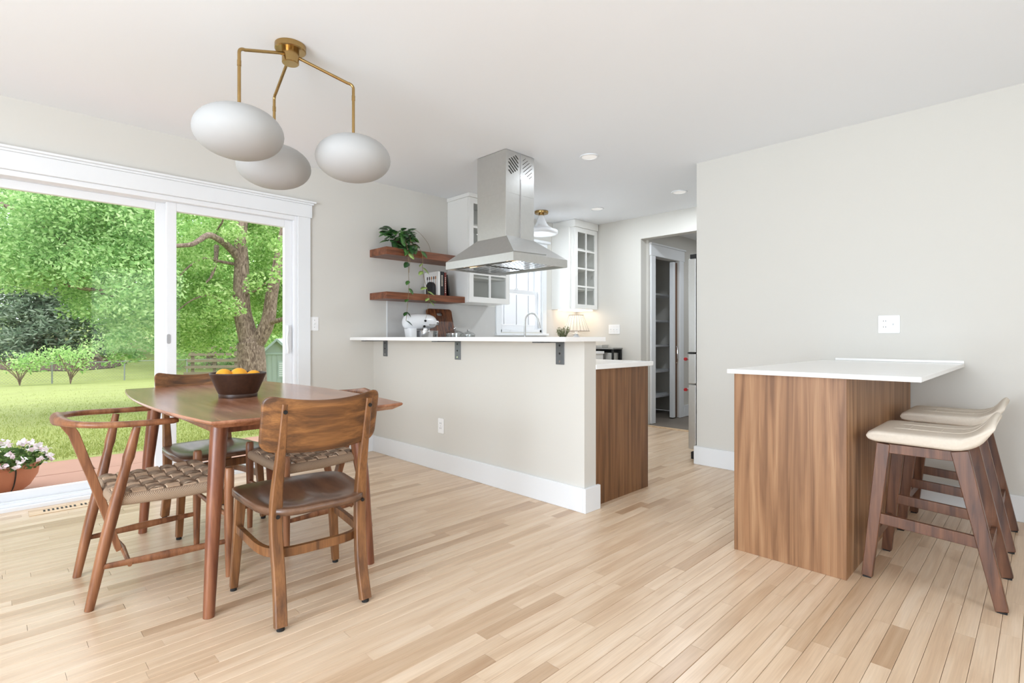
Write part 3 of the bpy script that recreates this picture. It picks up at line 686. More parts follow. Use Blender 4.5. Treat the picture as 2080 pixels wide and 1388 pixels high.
# ------------------------------------------------------------------ woven armchairs
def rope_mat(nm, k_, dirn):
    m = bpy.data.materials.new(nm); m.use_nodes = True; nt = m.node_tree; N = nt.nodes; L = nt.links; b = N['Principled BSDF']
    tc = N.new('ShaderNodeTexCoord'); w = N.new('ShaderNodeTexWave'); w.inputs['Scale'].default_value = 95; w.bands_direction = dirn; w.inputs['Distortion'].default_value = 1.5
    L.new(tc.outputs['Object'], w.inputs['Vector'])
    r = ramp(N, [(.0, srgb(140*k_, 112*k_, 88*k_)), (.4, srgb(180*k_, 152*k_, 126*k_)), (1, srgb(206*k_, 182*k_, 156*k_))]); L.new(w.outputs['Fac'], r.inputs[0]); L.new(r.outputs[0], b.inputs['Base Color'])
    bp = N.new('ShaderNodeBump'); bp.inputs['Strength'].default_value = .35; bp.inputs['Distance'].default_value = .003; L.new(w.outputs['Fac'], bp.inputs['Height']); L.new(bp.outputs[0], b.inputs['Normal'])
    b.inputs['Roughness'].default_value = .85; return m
M_rope = rope_mat('paper_cord', .92, 'DIAGONAL'); M_ropeA = rope_mat('paper_cord_shaded', .84, 'X'); M_ropeB = rope_mat('paper_cord_lit', 1.1, 'Y')  # one cord; lit and shaded look of the bands put into their colour
def woven_chair(label, loc, rotz):
    t = thing('woven_armchair', label, 'chair', loc, rotz, 'hoop-back woven seat armchairs')    # faces local +y, origin mid of legs
    # floor: rear legs y=-.24, front legs y=+.24
    SZ = .425
    for sx in (-1, 1):
        MB().tube(spline([(sx*.202, -.24, 0), (sx*.205, -.197, .22), (sx*.208, -.155, .41), (sx*.225, -.125, .55), (sx*.245, -.094, .70)], 5), lambda q: (.0155+.006*math.sin(PI*min(1, q*1.25)) if q < .8 else .0205-.007*(q-.8)/.2), 12).build('leg', M_wish, t, smooth=True)
        MB().tube([(sx*.257, .24, 0), (sx*.252, .24, .2), (sx*.250, .243, .42), (sx*.250, .243, .470), (sx*.250, .243, .478)], lambda q: (.0135+.0075*math.sin(PI*min(.6, q*.8))) if q < .99 else .015, 12).build('leg', M_wish, t, smooth=True)
        MB().tube([(sx*.212, -.205, .160), (sx*.238, .02, .158), (sx*.254, .235, .156)], lambda q: (.007+.004*math.sin(PI*q), .010+.007*math.sin(PI*q)), 10).build('side_stretcher', M_wish, t, smooth=True)
    MB().tube([(-.232, -.115, .150), (0, -.105, .150), (.232, -.115, .150)], lambda q: .008+.003*math.sin(PI*q), 10).build('cross_stretcher', M_wish, t, smooth=True)
    MB().tube([(-.247, .243, .26), (0, .243, .26), (.247, .243, .26)], lambda q: .009+.003*math.sin(PI*q), 10).build('front_stretcher', M_wish, t, smooth=True)
    # seat rails wrapped in cord
    FR = [(-.238, .243), (.238, .243)]; RR = [(.195, -.165), (-.195, -.165)]
    for a, c, nm in (((-.235, .243), (.235, .243), 'front_rail'), ((-.19, -.16), (.19, -.16), 'rear_rail'), ((-.238, .235), (-.197, -.155), 'side_rail'), ((.238, .235), (.197, -.155), 'side_rail')):
        MB().tube([(a[0], a[1], SZ-.018), ((a[0]+c[0])/2, (a[1]+c[1])/2, SZ-.024), (c[0], c[1], SZ-.018)], lambda q: (.016, .024), 12).build(nm, M_rope, t, smooth=True)
    NB = 7
    hw = lambda y: .195+(.238-.195)*(y+.165)/.408
    for i in range(NB):         # bands running front to back
        s0 = (-1+2*(i+.5)/NB)
        pth = []
        for k in range(NB*4+1):
            q = k/(NB*4); y = -.165+.408*q
            ph = math.sin(PI*(q*NB)+PI*i)
            sag = -.012*(1-s0*s0)*math.sin(PI*q)
            pth.append((s0*hw(y)*.97, y, SZ+.004+sag+.009*ph))
        w = .0245
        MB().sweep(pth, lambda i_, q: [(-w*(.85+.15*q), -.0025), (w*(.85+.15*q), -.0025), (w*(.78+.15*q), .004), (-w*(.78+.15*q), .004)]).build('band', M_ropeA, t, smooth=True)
    for j in range(NB):         # bands running side to side
        y = -.165+.408*(j+.5)/NB; pth = []
        for k in range(NB*4+1):
            q = k/(NB*4); s0 = -1+2*q
            i_f = q*NB-.5; ph = -math.cos(PI*(i_f))*(1 if j % 2 == 0 else -1)
            sag = -.012*(1-s0*s0)*math.sin(PI*(j+.5)/NB)
            pth.append((s0*hw(y), y, SZ+.004+sag+.009*ph))
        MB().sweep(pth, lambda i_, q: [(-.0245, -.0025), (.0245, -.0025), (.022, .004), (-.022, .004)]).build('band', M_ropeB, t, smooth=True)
    # bent hoop rail
    half = [(.258, .045, .712), (.262, -.03, .712), (.258, -.12, .714), (.235, -.215, .718), (.175, -.28, .722), (.09, -.312, .726), (0, -.320, .728)]
    full = half+[(-x_, y_, z_) for x_, y_, z_ in reversed(half[:-1])]
    pth = spline(full, 5)
    def rr(q):
        c = abs(q-.5)*2
        k = max(0, 1-c/.42); e = 1 if c < .97 else .75
        return ((.0165+.006*k)*e, (.0125+.016*k*k)*e)
    MB().tube(pth, rr, 12).build('hoop_rail', M_wish, t, smooth='all')
    # raked back splat, forked at its foot
    MB().sweep([(0, -.30, .715), (0, -.268, .66), (0, -.20, .44), (0, -.15, .27)], lambda i_, q: [(-.022, -.019+.004*q), (.022, -.019+.004*q), (.022, .019-.004*q), (-.022, .019-.004*q)], up=(0, 1, 0)).build('splat', M_wish, t, bevel=.003)
    for sx in (-1, 1):
        MB().sweep([(sx*.0125, -.15, .27), (sx*.017, -.135, .21), (sx*.020, -.118, .148)], lambda i_, q: [(-.008, -.013), (.008, -.013), (.008, .010), (-.008, .010)], up=(0, 1, 0)).build('splat_fork', M_wish, t, bevel=.002)
    return t
woven_chair('hoop-back woven armchair on the left side of the table, facing the kitchen bar', (-2.797, .512, 0), 0)
woven_chair('hoop-back woven armchair tucked under the kitchen side of the table', (-2.855, 1.268, 0), PI)

# ------------------------------------------------------------------ bar stools
def stool(label, loc, rotz):
    t = thing('bar_stool', label, 'stool', loc, rotz, 'upholstered low back stools')   # faces local -x
    prof = [(-.222,.626),(-.214,.609),(-.185,.600),(-.14,.599),(0,.597),(.08,.597),(.13,.612),(.165,.64),(.19,.685),(.203,.722),(.195,.736),(.18,.728),(.155,.692),(.125,.666),(.085,.653),(0,.650),(-.12,.650),(-.18,.650),(-.212,.643)]
    cx_, cz_ = 0, .64
    cl = spline([(p[0], 0, p[1]) for p in prof+prof[:1]], 3)[:-1]
    b = MB(); rings = []
    ws = [-.222, -.219, -.208, -.19, -.12, -.06, 0, .06, .12, .19, .208, .219, .222]
    for y in ws:
        e = max(0, (abs(y)-.19)/.032); sc = math.sqrt(max(0.0, 1-e*e))*.5+.5 if e > 0 else 1
        ring = []
        for p in cl:
            bx_ = min(max(p.x, -.19), .17); cz = .625 if p.x < .1 else .625+(p.x-.1)*.9
            cxx = p.x*.96
            zz = cz+(p.z-cz)*sc; xx = cxx+(p.x-cxx)*sc
            side = 1-.35*(abs(y)/.222)**4 if p.z > .66 else 1
            zz = zz if p.z < .66 else .66+(zz-.66)*side
            ring.append((xx, y, zz))
        rings.append(ring)
    b.loft(rings); seat = b.build('seat', M_linen, t, smooth='all')
    MB().tube(spline([(.196, -.208, .697), (.203, -.15, .718), (.204, 0, .724), (.203, .15, .718), (.196, .208, .697)], 4), .0025, 6).build('piping', M_linen, seat, smooth=True)
    for yy in (-.075, .075): MB().tube(spline([(-.18, yy, .643), (-.12, yy, .650), (0, yy, .650), (.085, yy, .653), (.125, yy, .666), (.155, yy, .692), (.182, yy, .728)], 3), .0022, 6).build('seam', M_linen, seat, smooth=True)
    for xx in (-.09, .02): MB().tube([(xx, -.205, .647), (xx, 0, .650), (xx, .205, .647)], .002, 6).build('seam', M_linen, seat, smooth=True)
    for sy in (-1, 1):
        MB().bar((-.217, sy*.204, .006), (-.160, sy*.185, .594), .030, .040, .030, .050, up=(1, 0, 0)).build('leg', M_stool, t, bevel=.003)
        MB().bar((.220, sy*.204, .006), (.094, sy*.185, .598), .030, .040, .030, .058, up=(1, 0, 0)).build('leg', M_stool, t, bevel=.003)
        BOX('foot', (-.232, -.202, sy*.204-.013, sy*.204+.013, 0, .007), M_rubber, t); BOX('foot', (.205, .235, sy*.204-.013, sy*.204+.013, 0, .007), M_rubber, t)
        BOX('apron', (-.14, .075, sy*.186-.011, sy*.186+.011, .555, .595), M_stool, t, .002)
        MB().bar((-.182, sy*.196, .268), (.165, sy*.196, .248), .020, .046).build('side_stretcher', M_stool, t, bevel=.003)
    for xx, z in ((-.155, .575), (.09, .575)): BOX('apron', (xx-.011, xx+.011, -.175, .175, z-.02, z+.02), M_stool, t, .002)
    MB().bar((-.200, -.19, .175), (-.200, .19, .175), .020, .042).build('footrest', M_stool, t, bevel=.003)
    MB().bar((.178, -.19, .205), (.178, .19, .205), .020, .042).build('rear_stretcher', M_stool, t, bevel=.003)
    return t
stool('low-back linen bar stool nearest the camera at the peninsula', (-.336, 2.96, 0), 0)
stool('low-back linen bar stool farther back, close to the right wall', (-.340, 3.757, 0), 0)

# ------------------------------------------------------------------ fridge
t = thing('refrigerator', 'stainless refrigerator behind the end of the right wall', 'refrigerator', (-2.19, YR+.13, 0))
BOX('body', (.075, .74, .0, .88, .06, 1.74), M_steeld, t, .004)
def fdoor(z0, z1, nm): return BOX(nm, (0, .07, 0, .88, z0, z1), M_steel, t, .006)
d1 = fdoor(.925, 1.74, 'upper_door'); d2 = fdoor(.655, .915, 'middle_drawer'); d3 = fdoor(.085, .645, 'lower_drawer')
BOX('kick_plate', (.02, .74, .01, .87, .0, .06), M_black, t)
BOX('hinge', (.01, .09, .01, .06, 1.741, 1.78), M_black, t, .003); BOX('middle_hinge', (-.004, .05, -.006, .05, .9155, .9245), M_black, t)
for dd, z in ((d2, .865), (d3, .595)):
    hb = MB().tube([(0, .05, z), (-.045, .05, z), (-.045, .83, z), (0, .83, z)], .011, 10).build('handle', M_steel, dd, smooth=True)
    cp = MB().lathe([(.0001, -.006), (.014, -.006), (.015, -.002), (.015, .012), (.0001, .012)], 16).build('handle_cap', M_red, dd, smooth=True); cp.matrix_local = Matrix.Translation((-.045, .036, z)) @ Matrix.Rotation(-PI/2, 4, 'X')

# ------------------------------------------------------------------ counter items
CT = .888
# stand mixer (points along +y)
t = thing('stand_mixer', 'white stand mixer with steel bowl on the sink counter', 'mixer', (-4.16, 2.845, CT)); t.scale = (1.06, 1.06, 1.08)
MB().blob(rrect(.10, .15, .06, 5), lambda u, v, k, r: (u, v+.06, .016+.016*k-(.006 if r > .97 and k > 0 else 0))).build('base', M_enamel, t, smooth=True)
MB().loft([[(u*s_, v*s2-.045+dy, z) for u, v in rrect(.055, .042, .03, 4)] for z, s_, s2, dy in ((.03, 1.15, 1.2, 0), (.08, 1, 1, 0), (.16, .92, .95, -.005), (.235, 1.0, 1.05, -.012))]).build('column', M_enamel, t, smooth=True)
hdp = [(-.115, .05, .285), (-.105, .062, .285), (-.075, .070, .287), (.0, .073, .290), (.08, .072, .291), (.14, .068, .291), (.18, .058, .290), (.200, .044, .289), (.207, .036, .288)]
b = MB(); rg = []
for y, r, z in [(-.125, .028, .283)]+hdp+[(.208, .02, .288)]:
    rg.append([(r*.9*math.cos(2*PI*k/24), y, z+r*math.sin(2*PI*k/24)*(1 if math.sin(2*PI*k/24) > 0 else .92)) for k in range(24)])
b.loft(rg); b.build('head', M_enamel, t, smooth='all')
o = MB().lathe([(.0001, 0), (.027, 0), (.029, .008), (.029, .03)], 20).build('hub_cap', M_nickel, t, smooth=True); o.matrix_local = Matrix.Translation((0, .232, .288)) @ Matrix.Rotation(PI/2, 4, 'X')
MB().lathe([(.042, .235), (.042, .218), (.03, .205), (.012, .2), (.012, .15), (.0001, .15)], 24, (0, .10, 0)).build('planetary', M_nickel, t, smooth=True)
MB().lathe([(.0001, .05), (.06, .05), (.09, .075), (.102, .13), (.105, .178), (.108, .180), (.108, .184), (.103, .184)], 36, (0, .115, .030)).build('bowl', M_nickel, t, smooth=True)
for y, z in ((.055, .30), (.045, .252)):
    o = MB().lathe([(.0001, .01), (.010, .01), (.010, 0)], 12).build('knob', M_black, t); o.matrix_local = Matrix.Translation((.062, y, z)) @ Matrix.Rotation(PI/2, 4, 'Y')
BOX('lever', (.064, .068, .05, .10, .249, .255), M_nickel, t)
BOX('trim_band', (.0585, .062, .10, .17, .262, .272), M_nickel, t)
# cutting board leaning on the wall
t = thing('cutting_board', 'dark acacia cutting board leaning against the kitchen wall', 'cutting board', (XA+.155, 3.265, CT))
W_, H_ = .155, .47
def lean(y, z, x_): a = math.radians(14); return (x_*math.cos(a)-z*math.sin(a), y, z*math.cos(a)+x_*math.sin(a))
outer = [(y, z+H_/2) for y, z in rrect(W_, H_/2, .03, 5)]; hole = [(y-.0, z+H_-.055) for y, z in rrect(.040, .017, .0165, 5)]
b = MB(); n = len(outer)
f0 = b.ring([lean(y, z, .011) for y, z in outer]); f1 = b.ring([lean(y, z, -.011) for y, z in outer]); h0 = b.ring([lean(y, z, .011) for y, z in hole]); h1 = b.ring([lean(y, z, -.011) for y, z in hole])
b.bridge(f0, f1); b.bridge(h1, h0); b.bridge(h0, f0); b.bridge(f1, h1)
b.build('board', M_board, t)
MB().bar(lean(-.062, .01, .0116), lean(-.062, H_-.01, .0116), .004, .0008, up=(1, 0, 0)).build('inlay_strip', pm('pale_strip', srgb(176, 120, 74), .5), t)
# glass dishes
def dish(loc, r, h, label, knob):
    t = thing('glass_dish', label, 'dish', loc, 0, 'lidded glass dishes by the cutting board')
    MB().lathe([(.0001, .002), (r*.8, .002), (r*.95, h*.3), (r, h), (r*.97, h), (r*.9, h*.35), (r*.76, .008), (.0001, .008)], 32).build('dish', M_ware, t, smooth=True)
    MB().lathe([(r*1.04, h), (r*1.04, h+.008), (r*.8, h+.022), (r*.3, h+.034), (.012, h+.038), (.008, h+.044)], 32).build('lid', M_ware, t, smooth=True)
    MB().lathe([(max(1e-4, knob*math.sin(PI*k/10)), h+.04+knob-knob*math.cos(PI*k/10)) for k in range(11)], 16).build('knob', M_nickel, t, smooth='all')
dish((-3.98, 3.165, CT), .085, .20, 'larger glass dish with ball knob lid in front of the cutting board', .014)
dish((-4.06, 3.40, CT), .07, .19, 'smaller glass dish with lid to the right of the cutting board', .010)
# faucet
t = thing('kitchen_faucet', 'brushed gooseneck faucet at the sink window', 'faucet', (-4.22, 4.385, CT))
MB().lathe([(.026, 0), (.026, .02), (.02, .03), (.018, .11), (.014, .115)], 20).build('base', M_steel, t, smooth=True)
pth = [(0, 0, .1), (0, 0, .22), (0, 0, .34)]
for k in range(1, 13):
    a = PI*.92*k/12; pth.append((.075-.075*math.cos(a), .03*(1-math.cos(a)), .36+.085*math.sin(a)))
e = pth[-1]; MB().tube(pth, .0125, 12).build('spout', M_steel, t, smooth=True)
MB().tube([e, (e[0]+.012, e[1]+.006, e[2]-.07), (e[0]+.016, e[1]+.008, e[2]-.11)], lambda q: .014+.003*q, 12).build('spray_head', M_steel, t, smooth=True)
MB().bar((.02, .02, .10), (.055, .07, .15), .012, .007).build('lever', M_steel, t, bevel=.002)
tag(MB().loft([[(x_, y_, CT+.001) for x_, y_ in ((-4.12, 4.25), (-3.86, 4.25), (-3.86, 4.8), (-4.12, 4.8))], [(x_, y_, CT+.004) for x_, y_ in ((-4.12, 4.25), (-3.86, 4.25), (-3.86, 4.8), (-4.12, 4.8))], [(x_, y_, CT+.004) for x_, y_ in ((-4.11, 4.26), (-3.87, 4.26), (-3.87, 4.79), (-4.11, 4.79))], [(x_, y_, CT+.0015) for x_, y_ in ((-4.10, 4.27), (-3.88, 4.27), (-3.88, 4.78), (-4.10, 4.78))]]).build('sink_basin', M_steel), 'steel rim of the kitchen sink under the window', 'sink')
# table lamp
t = thing('table_lamp', 'small lit table lamp with pleated cream shade in the kitchen corner', 'lamp', (-4.10, 5.18, CT)); t.scale = (1.12, 1.12, 1.0)
MB().lathe([(.0001, .0), (.07, .0), (.072, .012), (.05, .03), (.022, .05), (.03, .09), (.05, .13), (.045, .17), (.02, .2), (.03, .212), (.085, .212), (.02, .225), (.012, .26), (.012, .34), (.0001, .34)], 28).build('base', M_enamel, t, smooth=True)
m = bpy.data.materials.new('pleated_fabric'); m.use_nodes = True; NN = m.node_tree.nodes; NN.remove(NN['Principled BSDF'])
d_ = NN.new('ShaderNodeBsdfDiffuse'); tr_ = NN.new('ShaderNodeBsdfTranslucent'); mx_ = NN.new('ShaderNodeMixShader'); mx_.inputs[0].default_value = .55
d_.inputs[0].default_value = srgb(244, 238, 228); tr_.inputs[0].default_value = srgb(246, 240, 230)
m.node_tree.links.new(d_.outputs[0], mx_.inputs[1]); m.node_tree.links.new(tr_.outputs[0], mx_.inputs[2]); m.node_tree.links.new(mx_.outputs[0], NN['Material Output'].inputs[0])
NP = 44; b = MB(); rings = []
for z, r in ((.245, .145), (.345, .113), (.445, .078)):
    rings.append([((r+(.004 if k % 2 else -.004)*r/.145)*math.cos(2*PI*k/(2*NP)), (r+(.004 if k % 2 else -.004)*r/.145)*math.sin(2*PI*k/(2*NP)), z) for k in range(2*NP)])
sh = b.loft(rings, caps=False).build('shade', m, t)
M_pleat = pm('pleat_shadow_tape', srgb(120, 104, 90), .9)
for k in range(22):
    a = 2*PI*k/22
    MB().tube([(.1475*math.cos(a), .1475*math.sin(a), .246), (.0805*math.cos(a), .0805*math.sin(a), .444)], .0012, 4).build('pleat_rib', M_pleat, sh)
for z, r in ((.247, .147), (.444, .080)):
    MB().tube([(r*math.cos(2*PI*k/40), r*math.sin(2*PI*k/40), z) for k in range(41)], .003, 6).build('binding', M_pleat, sh)
MB().lathe([(max(1e-4, .022*math.sin(PI*k/10)), .35-.022*math.cos(PI*k/10)) for k in range(11)], 16).build('bulb', pm('warm_bulb', srgb(255, 240, 215), .5, emit=srgb(255, 234, 206), estr=13), t, smooth='all')
# under-cabinet strip
tag(BOX('under_cabinet_light', (XA+.05, XA+.30, 5.14, 5.53, 1.398, 1.408), pm('led_diffuser', srgb(255, 246, 230), .4, emit=srgb(255, 236, 214), estr=4.0)), 'warm lit strip under the corner wall cabinet', 'light')
# herb pot
def stems_plant(name, label, cat, loc, potr, poth, h, n, spread, mleaf, mpot):
    t = thing(name, label, cat, loc)
    MB().lathe([(.0001, 0), (potr*.75, 0), (potr, poth), (potr*.92, poth), (potr*.85, poth-.01), (.0001, poth-.012)], 24).build('pot', mpot, t, smooth=True)
    st = MB(); lf = []; 
    for k in range(n):
        a = random.random()*2*PI; s_ = spread*random.random()**.6; hh = h*random.uniform(.55, 1)
        p = bez((potr*.4*math.cos(a), potr*.4*math.sin(a), poth-.012), (potr*.5*math.cos(a), potr*.5*math.sin(a), poth+hh*.4), (s_*.7*math.cos(a), s_*.7*math.sin(a), poth+hh*.75), (s_*math.cos(a), s_*math.sin(a), poth+hh), 6)
        st.tube(p, .0012, 4)
        for j in range(1, 7): 
            for _ in range(4): lf.append(p[j]+Vector((random.gauss(0, .006), random.gauss(0, .006), random.gauss(0, .006))))
    st.build('stems', MATS.get('stem_grey') or pm('stem_grey', srgb(120, 122, 84), .9), t, kind='stuff')
    leaves('foliage', lf, .012, .022, mleaf, t, (.4, .4, 1))
    return t
def leaves(name, pts, s0, s1, mat, parent=None, bias=(1, 1, 1), tone_lo=0., tone_hi=1., aspect=.45, tone=None):
    P = np.array([tuple(p) for p in pts], dtype=np.float64).reshape(-1, 3); n = len(P)
    d = rng.normal(size=(n, 3))*np.array(bias); d /= np.linalg.norm(d, axis=1)[:, None]+1e-9
    e = np.cross(d, rng.normal(size=(n, 3))); e /= np.linalg.norm(e, axis=1)[:, None]+1e-9
    L_ = rng.uniform(s0, s1, n)[:, None]; w = L_*aspect
    V = np.stack([P-d*L_*.5, P+e*w*.5, P+d*L_*.5, P-e*w*.5], axis=1).reshape(-1, 3)
    me = bpy.data.meshes.new(name); me.vertices.add(4*n); me.vertices.foreach_set('co', V.ravel().astype(np.float32))
    me.loops.add(4*n); me.loops.foreach_set('vertex_index', np.arange(4*n, dtype=np.int32))
    me.polygons.add(n); me.polygons.foreach_set('loop_start', np.arange(0, 4*n, 4, dtype=np.int32)); me.update(calc_edges=True)
    a = me.attributes.new('tone', 'FLOAT', 'FACE'); a.data.foreach_set('value', (rng.uniform(tone_lo, tone_hi, n) if tone is None else np.asarray(tone)).astype(np.float32))
    me.materials.append(mat); o = bpy.data.objects.new(name, me); COL.objects.link(o); o['kind'] = 'stuff'
    if parent: o.parent = parent
    return o
M_herb = leafmat('herb_leaves', srgb(96, 100, 72), srgb(134, 138, 104), srgb(176, 178, 148), .2)
stems_plant('herb_pot', 'small grey-green herb in a pot beside the table lamp', 'plant', (-3.93, 4.72, CT), .05, .10, .19, 46, .085, M_herb, M_enamel)

# cookbooks and bookend on the lower shelf
SH = 1.466
def book(label, y0, th, d, h, cov, paper=True, tilt=0.0):
    t = thing('cookbook', label, 'book', (XA+.03, y0, SH+.0005), 0, 'cookbooks on the lower shelf'); t.rotation_euler = (tilt, 0, 0)
    p = MB(); p.box(0, d, 0, .003, 0, h); p.box(0, d, th-.003, th, 0, h); p.box(d-.003, d, 0, th, 0, h); p.build('cover', cov, t, bevel=.001)
    BOX('pages', (.004, d-.004, .0035, th-.0035, .003, h-.003), MATS.get('paper') or pm('paper', srgb(236, 230, 216), .9), t)
    return t
M_bkw = pm('white_cover', srgb(232, 230, 226), .4); M_bkb = pm('black_cover', srgb(24, 22, 22), .45); M_bkr = pm('dark_red_cover', srgb(110, 34, 24), .45)
M_print1 = pm('cream_print', srgb(216, 206, 190), .6); M_print2 = pm('wood_spoon_print', srgb(176, 110, 54), .6); M_print3 = pm('dark_print', srgb(60, 44, 38), .6)
bk = book('white cookbook with spoons on its cover, on the lower shelf', 3.10, .034, .215, .235, M_bkw)
for k, (xx, mt) in enumerate(((.05, M_print3), (.085, M_print3), (.12, M_print2), (.155, M_print3), (.185, M_print2))):
    MB().blob([(u, v+.02) for u, v in rrect(.009, .016, .0088, 4)], lambda u, v, k_, r: (xx+u, -.0006-.0002*k_, .155+v), rings=(1, .5)).build('spoon_print', mt, bk)
    MB().box(xx-.0025, xx+.0025, -.0008, -.0004, .03, .162).build('spoon_print', mt, bk)
bk = book('thick black cookbook with pale lettering on the lower shelf', 3.137, .052, .205, .238, M_bkb)
for k in range(8): BOX('spine_letter', (.205, .2056, .018, .034, .095+k*.014, .104+k*.014), M_print1, bk)
bk = book('dark red spined cookbook at the right of the row', 3.192, .026, .205, .232, M_bkr)
for k in range(9): BOX('spine_letter', (.205, .2056, .008, .018, .03+k*.018, .040+k*.018), M_print1, bk)
book('slim black book leaning at the end of the row', 3.262, .018, .19, .215, M_bkb, tilt=math.radians(9))
t = thing('bookend', 'black rounded metal bookend in front of the white cookbook', 'bookend', (XA+.17, 3.055, SH))
b = MB(); pr = [(-.055, 0), (.055, 0), (.058, .05)]+[(.058*math.cos(a), .075+.06*math.sin(a)) for a in [PI*k/12 for k in range(13)]]+[(-.058, .05)]
b.prism(pr, lambda x_, z: (x_, 0, z), lambda x_, z: (x_, .040, z)); b.build('upright', M_black, t, bevel=.006)
BOX('foot', (-.055, .055, -.05, 0, .0005, .006), M_black, t, .002)

# trailing plant on the upper shelf
PZ = 1.868
t = thing('trailing_plant', 'trailing green hoya plant spilling from the upper walnut shelf', 'plant', (XA+.17, 2.70, PZ))
MB().lathe([(.0001, 0), (.05, 0), (.062, .085), (.066, .09), (.060, .092), (.055, .08), (.0001, .078)], 28).build('pot', pm('dark_pot', srgb(70, 44, 32), .5), t, smooth=True)
def plant_leaf(tone, nm='hoya'):
    b = MB(); rings = []
    prof = [(0, .002), (.1, .30), (.25, .54), (.45, .64), (.65, .56), (.85, .32), (1, .003)]
    for q, w in prof:
        bend = -.18*q*q
        rings.append([(-w*.5, q, bend+.06*w), (0, q, bend-.0), (w*.5, q, bend+.06*w), (0, q, bend-.014)])
    b.loft(rings)
    me = bpy.data.meshes.new('leaf'); me.from_pydata([tuple(v) for v in b.v], [], b.f); me.update(); me.polygons.foreach_set('use_smooth', [True]*len(me.polygons)); me.materials.append(tone); return me
ML = [plant_leaf(pm('hoya_dark', srgb(44, 84, 40), .4, noise=.2, nscale=4)), plant_leaf(pm('hoya_mid', srgb(76, 122, 56), .4, noise=.2, nscale=4)), plant_leaf(pm('hoya_light', srgb(168, 196, 110), .45, noise=.1, nscale=4))]
def put_leaf(p, d, size, k, roll=None):
    o = bpy.data.objects.new('leaf', ML[k]); COL.objects.link(o); o.parent = t
    d = Vector(d).normalized(); upv = Vector((random.gauss(.35, .3), random.gauss(-.3, .3), 1)) if abs(d.z) < .85 else Vector((1, -.6, .2))
    x_ = d.cross(upv).normalized(); z_ = x_.cross(d)
    R_ = Matrix((x_, d, z_)).transposed().to_4x4(); o.matrix_local = Matrix.Translation(p) @ R_ @ Matrix.Scale(size, 4)
rs = random.Random(5)
vm = pm('vine_stem', srgb(132, 112, 78), .7)
for k in range(64):
    a = rs.random()*2*PI; el = rs.uniform(-.35, 1.1); r = rs.uniform(.04, .105)
    p = Vector((math.cos(a)*r*.8+.02, math.sin(a)*r, .09+max(-.02, r*math.sin(el))*1.0+rs.uniform(0, .05)))
    put_leaf(p, (math.cos(a), math.sin(a), rs.uniform(-.6, .5)), rs.uniform(.075, .105), rs.choice((0, 0, 0, 1, 1)))
for k in range(30):
    p = Vector((rs.uniform(.05, .15), rs.uniform(-.10, .14), rs.uniform(.0, .15)))
    put_leaf(p, (rs.uniform(.2, 1), rs.uniform(-.9, .7), rs.uniform(-.9, .1)), rs.uniform(.065, .09), rs.choice((0, 0, 1, 1)))
def vine(pts, r=.0022):
    p = spline(pts, 6); MB().tube(p, r, 6).build('vine', vm, t, smooth=True); return p
SF = .125   # local x of the shelf front edge
v1 = vine([(.03, -.02, .12), (.10, .0, .10), (.15, .01, -.02), (.15, .015, -.15), (.152, .02, -.32), (.15, .015, -.44), (.15, .0, -.58), (.152, -.01, -.66)])
v1b = vine([(.03, .04, .13), (.10, .05, .15), (.15, .05, .02), (.15, .035, -.10), (.152, .022, -.22)])
v2 = vine([(.05, .09, .06), (.12, .13, .04), (.15, .17, -.04), (.152, .17, -.16), (.15, .19, -.26), (.15, .23, -.38), (.152, .25, -.47)])
v3 = vine([(.15, .24, -.42), (.15, .23, -.55), (.14, .20, -.68), (.13, .17, -.76)], .0012)
v4 = vine([(.02, .05, .12), (.03, .10, .19), (.03, .20, .20), (.03, .32, .10), (.03, .36, .0)], .0014)
for q, s_, k in ((.05, -1, 1), (.12, 1, 2), (.30, -1, 1), (.33, 1, 2), (.42, -1, 0), (.55, -1, 1), (.62, 1, 1), (.74, -1, 1), (.86, -1, 0), (.88, 1, 0), (1.0, 1, 0)):
    p = v1[min(len(v1)-1, int(q*(len(v1)-1)))]; put_leaf(p, (.35, s_*.6, -.55+rs.uniform(-.3, .3)), rs.uniform(.06, .085), k)
for q, s_, k in ((.08, 1, 0), (.18, -1, 1), (.28, 1, 1), (.45, -1, 2), (.5, 1, 2), (.58, -1, 2), (.8, -1, 2), (.84, 1, 2), (.95, -1, 2), (1, 1, 2), (.98, 1, 1)):
    p = v2[min(len(v2)-1, int(q*(len(v2)-1)))]; put_leaf(p, (.3, s_*.8, -.35+rs.uniform(-.3, .3)), rs.uniform(.06, .09), k)

# ------------------------------------------------------------------ outdoors
# patio of large red pavers
pat = BOX('patio', (-6.62, -4.62, -5.5, 9.0, -.26, -.135), M_mulch, kind='structure')
for r_, (xa, xb, off) in enumerate(((-5.35, -4.62, .3), (-5.98, -5.355, -.5), (-6.60, -5.985, .37))):
    y = -5.5+off
    while y < 9.0:
        ln = 1.45; b_ = MB().box(xa+.004, xb-.004, y+.004, y+ln-.004, -.14, -.12+random.uniform(-.002, .002)).build('paver', M_paver, pat, bevel=.004, seg=1); y += ln
